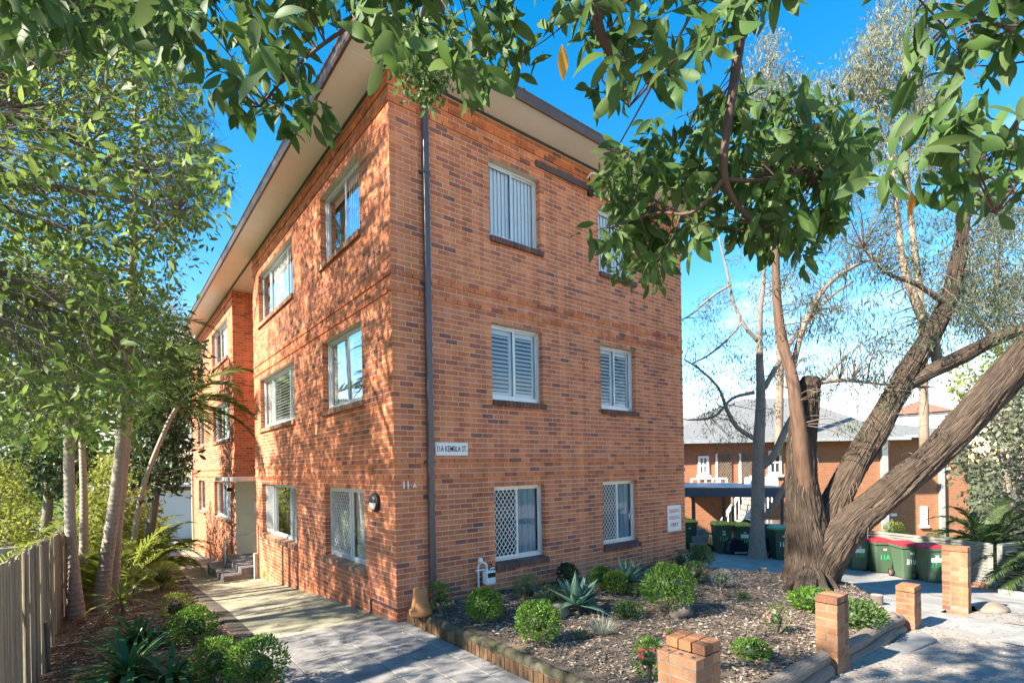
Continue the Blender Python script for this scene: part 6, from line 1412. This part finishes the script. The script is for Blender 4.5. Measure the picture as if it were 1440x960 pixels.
blobtree('far_tree', 'broad green tree behind the pale brick house', 114, (120, 740), 40, [(-40, 380), (60, 340), (150, 380), (230, 440), (240, 700), (120, 720), (-40, 720)], 900, 'leaf_mid', .6, 5, L_SML, tr=.3)
blobtree('hedge_tree', 'bright green leafy column just beyond the paling fence', 115, (20, 800), 11, [(-60, 640), (30, 650), (48, 720), (56, 790), (-60, 800)], 520, 'leaf_lime', .1, 1.0, L_SML, tr=.06)
# unseen trees added farther left to dapple shade on the side wall and tiles
def shade_tree(lab, x, y, h, seed, n, rad, length=.2):
    r = np.random.default_rng(seed); z0 = prof(y) - 1; trunk = spline([(x, y, z0, .25), (x + .2, y, z0 + h * .4, .2), (x, y + .3, z0 + h * .75, .1)], 6)
    u = unit(n, r) * (r.random(n) ** .4)[:, None]; C = np.array([x, y, z0 + h * .78]) + u * np.array([rad, rad, h * .21])
    limbs = [bez(trunk[6 + k % 6, :3], C[r.integers(n)], .07, .02, r, 6, .05) for k in range(10)]
    return crown_tree('unseen_shade_tree', lab, seed, trunk, limbs, C, (7, 11), length, L_MED, 'leaf_mid', 'bark_grey', .008, jitter=.15, maxlen=2, twig_frac=.3)
shade_tree('unseen tall tree added to dapple the side wall with shade', -9.5, 3.5, 12.5, 121, 300, 3.2)
shade_tree('unseen tall tree added to shade the tiles, beside the street', -8.6, -3.0, 9.5, 124, 170, 2.7, .16)
blobtree('garden_shrub', 'bright leafy shrub mass between the leaning palm and the garages', 116, (165, 790), 19, [(112, 655), (180, 640), (216, 672), (222, 745), (190, 770), (112, 775)], 420, 'leaf_lime', .17, 1.8, L_SML, tr=.06)

# ---- the big twisted tree on the right
r = np.random.default_rng(130); W0 = 10.2
BT = thing('twisted_tree', 'massive old tree with fibrous twisted bark and forking limbs beside the bins', 'tree', tuple(at(1138, 826, w=W0)))
def btube(pts, name, mat, seed, n=40, fib=.03, k=14, sw=1.0):
    L = limb_px([(x, y, wd * sw * (.87 if mat == 'bark_fibrous' else .85), w) for x, y, wd, w in pts], n=k); MB().tube(L, n, seed=seed, twist=.35, fib=fib).build(name, mat, BT, smooth=True); return L
trk = btube([(1138, 855, 108, W0), (1137, 826, 84, W0), (1138, 790, 72, W0), (1134, 745, 57, W0), (1129, 700, 46, W0), (1128, 650, 40, W0), (1130, 600, 36, W0), (1136, 550, 31, W0), (1140, 530, 20, W0)], 'trunk', 'bark_fibrous', 1, 120, .042, 22)
la = btube([(1138, 720, 26, W0 - .05), (1131, 670, 26, W0 - .14), (1126, 625, 24, W0 - .24), (1121, 580, 21, W0 - .26), (1114, 530, 18, W0 - .2), (1099, 475, 16, W0), (1092, 410, 13, W0), (1091, 340, 10, W0), (1090, 260, 7, W0)], 'limb', 'bark_red', 2, 24, .008)
lb2 = btube([(1144, 800, 44, W0 + .1), (1158, 748, 42, W0 + .1), (1176, 702, 39, W0 + .1), (1201, 655, 36, W0), (1226, 615, 35, W0), (1256, 560, 32, W0), (1282, 514, 29, W0), (1312, 465, 25, W0), (1334, 420, 21, W0), (1348, 360, 17, W0), (1358, 300, 13, W0), (1385, 210, 8, W0)], 'limb', 'bark_fibrous', 3, 84, .036, 16)
lc2 = btube([(1138, 828, 66, W0 - .08), (1160, 782, 60, W0 - .14), (1195, 738, 48, W0 - .2), (1236, 705, 42, W0 - .3), (1276, 671, 42, W0 - .42), (1316, 637, 42, W0 - .55), (1356, 595, 43, W0 - .7), (1400, 546, 43, W0 - .85), (1440, 498, 42, W0 - 1), (1500, 425, 37, W0 - 1.2), (1570, 330, 30, W0 - 1.3), (1620, 200, 20, W0 - 1.4)], 'limb', 'bark_fibrous', 4, 100, .040, 18)
ld2 = btube([(1276, 538, 26, W0), (1310, 522, 23, W0 - .1), (1355, 500, 22, W0 - .2), (1400, 476, 20, W0 - .3), (1450, 455, 17, W0 - .4), (1540, 400, 12, W0 - .5)], 'limb', 'bark_fibrous', 5, 36, .016)
le2 = btube([(1318, 508, 15, W0 + .1), (1312, 480, 16, W0 + .2), (1290, 430, 14, W0 + .3), (1270, 370, 11, W0 + .4), (1262, 300, 8, W0 + .5), (1250, 200, 5, W0 + .6)], 'limb', 'bark_pale', 6, 16, .005)
lf2 = btube([(1108, 545, 11, W0 + .1), (1130, 460, 9, W0 + .2), (1160, 405, 8, W0 + .3), (1200, 375, 6, W0 + .4), (1240, 360, 4, W0 + .4)], 'limb', 'bark_pale', 7, 10, .003)
lg2 = btube([(1122, 545, 7, W0), (1180, 535, 6, W0), (1240, 540, 4, W0), (1300, 545, 3, W0)], 'limb', 'bark_pale', 8, 8, 0)
lh2 = btube([(1335, 430, 11, W0), (1290, 400, 8, W0 - .2), (1250, 385, 6, W0 - .3), (1215, 350, 4, W0 - .4)], 'limb', 'bark_twig', 9, 8, 0)
# root flare
for k, (x, y) in enumerate(((1098, 832), (1116, 844), (1142, 848), (1166, 842), (1180, 830))):
    e = gp(x, y, lambda X, Y: zgard_edge(min(X, xr(Y) - .05), Y)); s_ = at(1139, 800, w=W0)
    MB().tube(spline([(*s_, .18), (*((s_ + e) / 2 + np.array([0, 0, .02])), .12), (*(e - np.array([0, 0, .07])), .05)], 12), 36, seed=k, fib=.024).build('root', 'bark_fibrous', BT, smooth=True)
# hanging bark strips
m = MB()
for k in range(150):
    L = [trk, lb2, lc2][k % 3]; i = int(r.integers(4, len(L) - 4)); c = L[i]; d = unit(1, r)[0]; p0 = c[:3] + d * c[3] * 1.03; 
    q = [(*(p0 + np.array([0, 0, -.12 * j]) * r.uniform(.4, 1.0) + d * .02 * j + r.normal(0, .012, 3)), .006 - .0012 * j) for j in range(4)]
    m.tube(q, 4, cap=False)
m.build('bark_strips', 'bark_pale', BT)['kind'] = 'stuff'
A = np.vstack([L[len(L) // 3:, :3] for L in (la, lb2, lc2, ld2, le2, lf2, lg2, lh2)])
poly = [(1090, 300), (1200, 260), (1300, 230), (1450, 240), (1460, 420), (1420, 500), (1330, 480), (1290, 560), (1240, 620), (1180, 600), (1100, 470)]
Cc = sample_poly(poly, 330, r, 9.0, 11.5); Ct = sample_poly([(1110, 480), (1290, 430), (1330, 560), (1270, 640), (1160, 640)], 60, r, 9.3, 10.8)
m = MB(); twigs(m, np.vstack([Cc, Ct]), A, r, .013, .003, 5, .10, 3.2); m.build('twigs', 'bark_twig', BT)['kind'] = 'stuff'
def hang(C, r, k0, k1, length, spread=.16):
    P, D, N, S = [], [], [], []
    for c in C:
        for i in range(int(r.integers(k0, k1))):
            P.append(c + r.normal(0, spread, 3)); D.append(norm(np.array([0, 0, -1.0]) + r.normal(0, .5, 3))); N.append(r.normal(size=3)); S.append(length * r.uniform(.6, 1.3))
    return np.array(P), np.array(D), np.array(N), np.array(S)
leafset('foliage', L_LAN, *hang(Cc[r.random(len(Cc)) < .8], r, 24, 60, .12, .11), 'leaf_euc_dark', BT)
# ---- second tree with the grey trunk behind the bins
r = np.random.default_rng(131); W1 = float((gp(1065, 785, zdrive) - CAM) @ Fv)
GT = thing('grey_tree', 'grey trunked tree with sparse fine leaves standing among the wheelie bins', 'tree', tuple(gp(1065, 785, zdrive)))
def gtube(pts, name, n=14):
    L = limb_px([(x, y, wd * .85, W1 + dw) for x, y, wd, dw in pts], n=6); MB().tube(L, n, ridge=.03, seed=3).build(name, 'bark_grey', GT, smooth=True); return L
g0 = gtube([(1065, 790, 36, 0), (1065, 776, 28, 0), (1065, 740, 22, 0), (1066, 680, 20, 0), (1067, 620, 18, 0), (1070, 560, 15, 0), (1068, 500, 11, 0), (1069, 440, 8, 0), (1074, 390, 6, 0), (1072, 320, 4, 0)], 'trunk', 20)
g1 = gtube([(1072, 655, 14, 0), (1088, 640, 12, -.2), (1112, 590, 10, -.3), (1145, 548, 8, -.4), (1190, 500, 4, -.5)], 'limb'); g2 = gtube([(1066, 735, 9, 0), (1085, 715, 9, -.4), (1105, 680, 9, -.8), (1125, 650, 7, -1.0)], 'limb')
g3 = gtube([(1060, 616, 8, 0), (1036, 600, 7, .1), (1022, 575, 6, .2), (1010, 545, 4, .3), (985, 520, 3, .3), (962, 505, 2, .3)], 'limb'); g4 = gtube([(1066, 480, 7, 0), (1045, 455, 6, 0), (1030, 420, 5, .2), (1022, 380, 4, .3), (1010, 330, 3, .3)], 'limb')
g5 = gtube([(1060, 552, 6, 0), (1030, 560, 5, -.2), (1005, 585, 4, -.4), (975, 590, 3, -.5), (955, 588, 2, -.6)], 'limb'); g6 = gtube([(1075, 545, 9, 0), (1095, 510, 8, .1), (1120, 470, 7, .2), (1165, 420, 5, .3), (1200, 395, 4, .3)], 'limb')
g7 = gtube([(1045, 452, 4, 0), (1020, 480, 4, .1), (995, 500, 3, .1), (975, 510, 2, .1)], 'limb', 6); g8 = gtube([(1028, 400, 4, .1), (1000, 418, 4, .1), (975, 440, 3, .1), (958, 450, 2, .1)], 'limb', 6)
A = np.vstack([L[2:, :3] for L in (g0[20:], g1, g2, g3, g4, g5, g6, g7, g8)])
Cc = sample_poly([(965, 460), (1000, 400), (1060, 330), (1110, 380), (1180, 410), (1170, 520), (1100, 560), (1060, 640), (1000, 640), (970, 590)], 190, r, W1 - 1.6, W1 + 1.6)
m = MB(); twigs(m, Cc, A, r, .012, .003, 5, .05, 3.5); m.build('twigs', 'bark_twig', GT)['kind'] = 'stuff'
leafset('foliage', L_LAN, *hang(Cc[r.random(len(Cc)) < .65], r, 24, 60, .14, .15), 'leaf_euc', GT)
# ---- tall pale eucalypts behind
def euc(lab, seed, w, blobs, base, n, length=.34, leaf='leaf_pale'):
    r = np.random.default_rng(seed); C = []
    for x, y, rx, ry in blobs:
        for _ in range(int(n * rx * ry / 2500) + 6):
            a = r.uniform(0, 6.28); q = math.sqrt(r.random()); C.append(at(x + rx * q * math.cos(a), y + ry * q * math.sin(a), w=w + r.normal(0, rx * w / F_PX * .5)))
    C = np.array(C); T_ = thing('eucalypt', lab, 'tree', tuple(at(base[0], base[1], w=w)), 'pale eucalypts behind the houses')
    top = (blobs[0][0], blobs[0][1]); trunk = spline([(*at(base[0], base[1], w=w), .2), (*at((base[0] * 2 + top[0]) / 3 + 6, (base[1] * 2 + top[1]) / 3, w=w), .16), (*at((base[0] + top[0] * 2) / 3 - 4, (base[1] + top[1] * 2) / 3, w=w), .11), (*at(*top, w=w), .05)], 6)
    MB().tube(trunk, 10, ridge=.03).build('trunk', 'bark_pale', T_, smooth=True); an = [trunk[:, :3]]
    for x, y, rx, ry in blobs[1:]:
        i = int(len(trunk) * r.uniform(.45, .8)); L = bez(trunk[i, :3], at(x, y, w=w), .07, .02, r, 8, .05); MB().tube(L, 7).build('limb', 'bark_pale', T_, smooth=True); an.append(L[:, :3])
    m = MB(); twigs(m, C[::3], np.vstack(an), r, .025, .008, 3, .05, 4); m.build('twigs', 'bark_pale', T_)['kind'] = 'stuff'
    leafset('foliage', L_EUC, *hang(C, r, 50, 90, length * .8, .34), leaf, T_)
euc('tall pale eucalypt with feathery hanging leaves above the grey tree', 141, 26, [(1080, 95, 34, 45), (1062, 150, 30, 30), (1100, 140, 28, 30)], (1095, 640), 24)
euc('tall pale eucalypt with wide weeping crown above the twisted tree', 142, 24, [(1270, 60, 50, 80), (1200, 130, 55, 35), (1280, 140, 45, 50), (1225, 90, 30, 40), (1310, 200, 40, 50), (1240, 210, 40, 40)], (1300, 640), 26)
euc('grey green eucalypt behind the thick sloping limb of the twisted tree', 143, 20, [(1400, 370, 60, 60), (1430, 440, 40, 50), (1370, 440, 45, 40), (1410, 300, 40, 40), (1340, 400, 40, 40)], (1430, 760), 30, .26, 'leaf_euc')
# ---- leafy right-hand trees, date palm
blobtree('bushy_tree', 'grey green bushy tree behind the date palm', 151, (1440, 800), 17, [(1345, 560), (1390, 520), (1440, 500), (1500, 480), (1500, 760), (1430, 760), (1370, 720), (1345, 660), (1335, 610)], 520, 'leaf_euc', .2, 2.2, L_SML, tr=.18)
blobtree('bushy_tree', 'lime green foliage of a tree behind the sloping limb', 152, (1460, 800), 19, [(1330, 520), (1400, 470), (1470, 460), (1470, 600), (1400, 620), (1350, 590)], 260, 'leaf_lime', .16, 1.5, L_SML, tr=.14)
dpb = at(1392, 812, w=13.6); dpb[2] = -.75
palm('date_palm', 'young date palm with arching fronds behind the slat fence', [(*dpb, .22), (*(dpb + [0, 0, .35]), .24), (*(dpb + [0, 0, .7]), .2)], 24, 2.1, 'leaf_palm', 161, .38, .05, 1.35, 1.0, ridge=False, nl=44)
dpb2 = at(1470, 850, w=11.0); dpb2[2] = -.6
palm('date_palm', 'low date palm in front of the short slat fence panel', [(*dpb2, .16), (*(dpb2 + [0, 0, .3]), .16), (*(dpb2 + [0, 0, .45]), .14)], 20, 1.5, 'leaf_palm', 162, .3, .1, 1.3, 1.1, ridge=False, nl=40)
ball('leafy_shrub', (1258, 760), .4, 'pale yellow flowering bush in front of the neighbour house', 'leaf_lime', 171, 500, leaf=.08, zf=lambda X, Y: -1.0)
ball('leafy_shrub', (1145, 705), .5, 'green bush behind the fork of the twisted tree', 'leaf_soft', 172, 700, leaf=.09, zf=lambda X, Y: -.9)
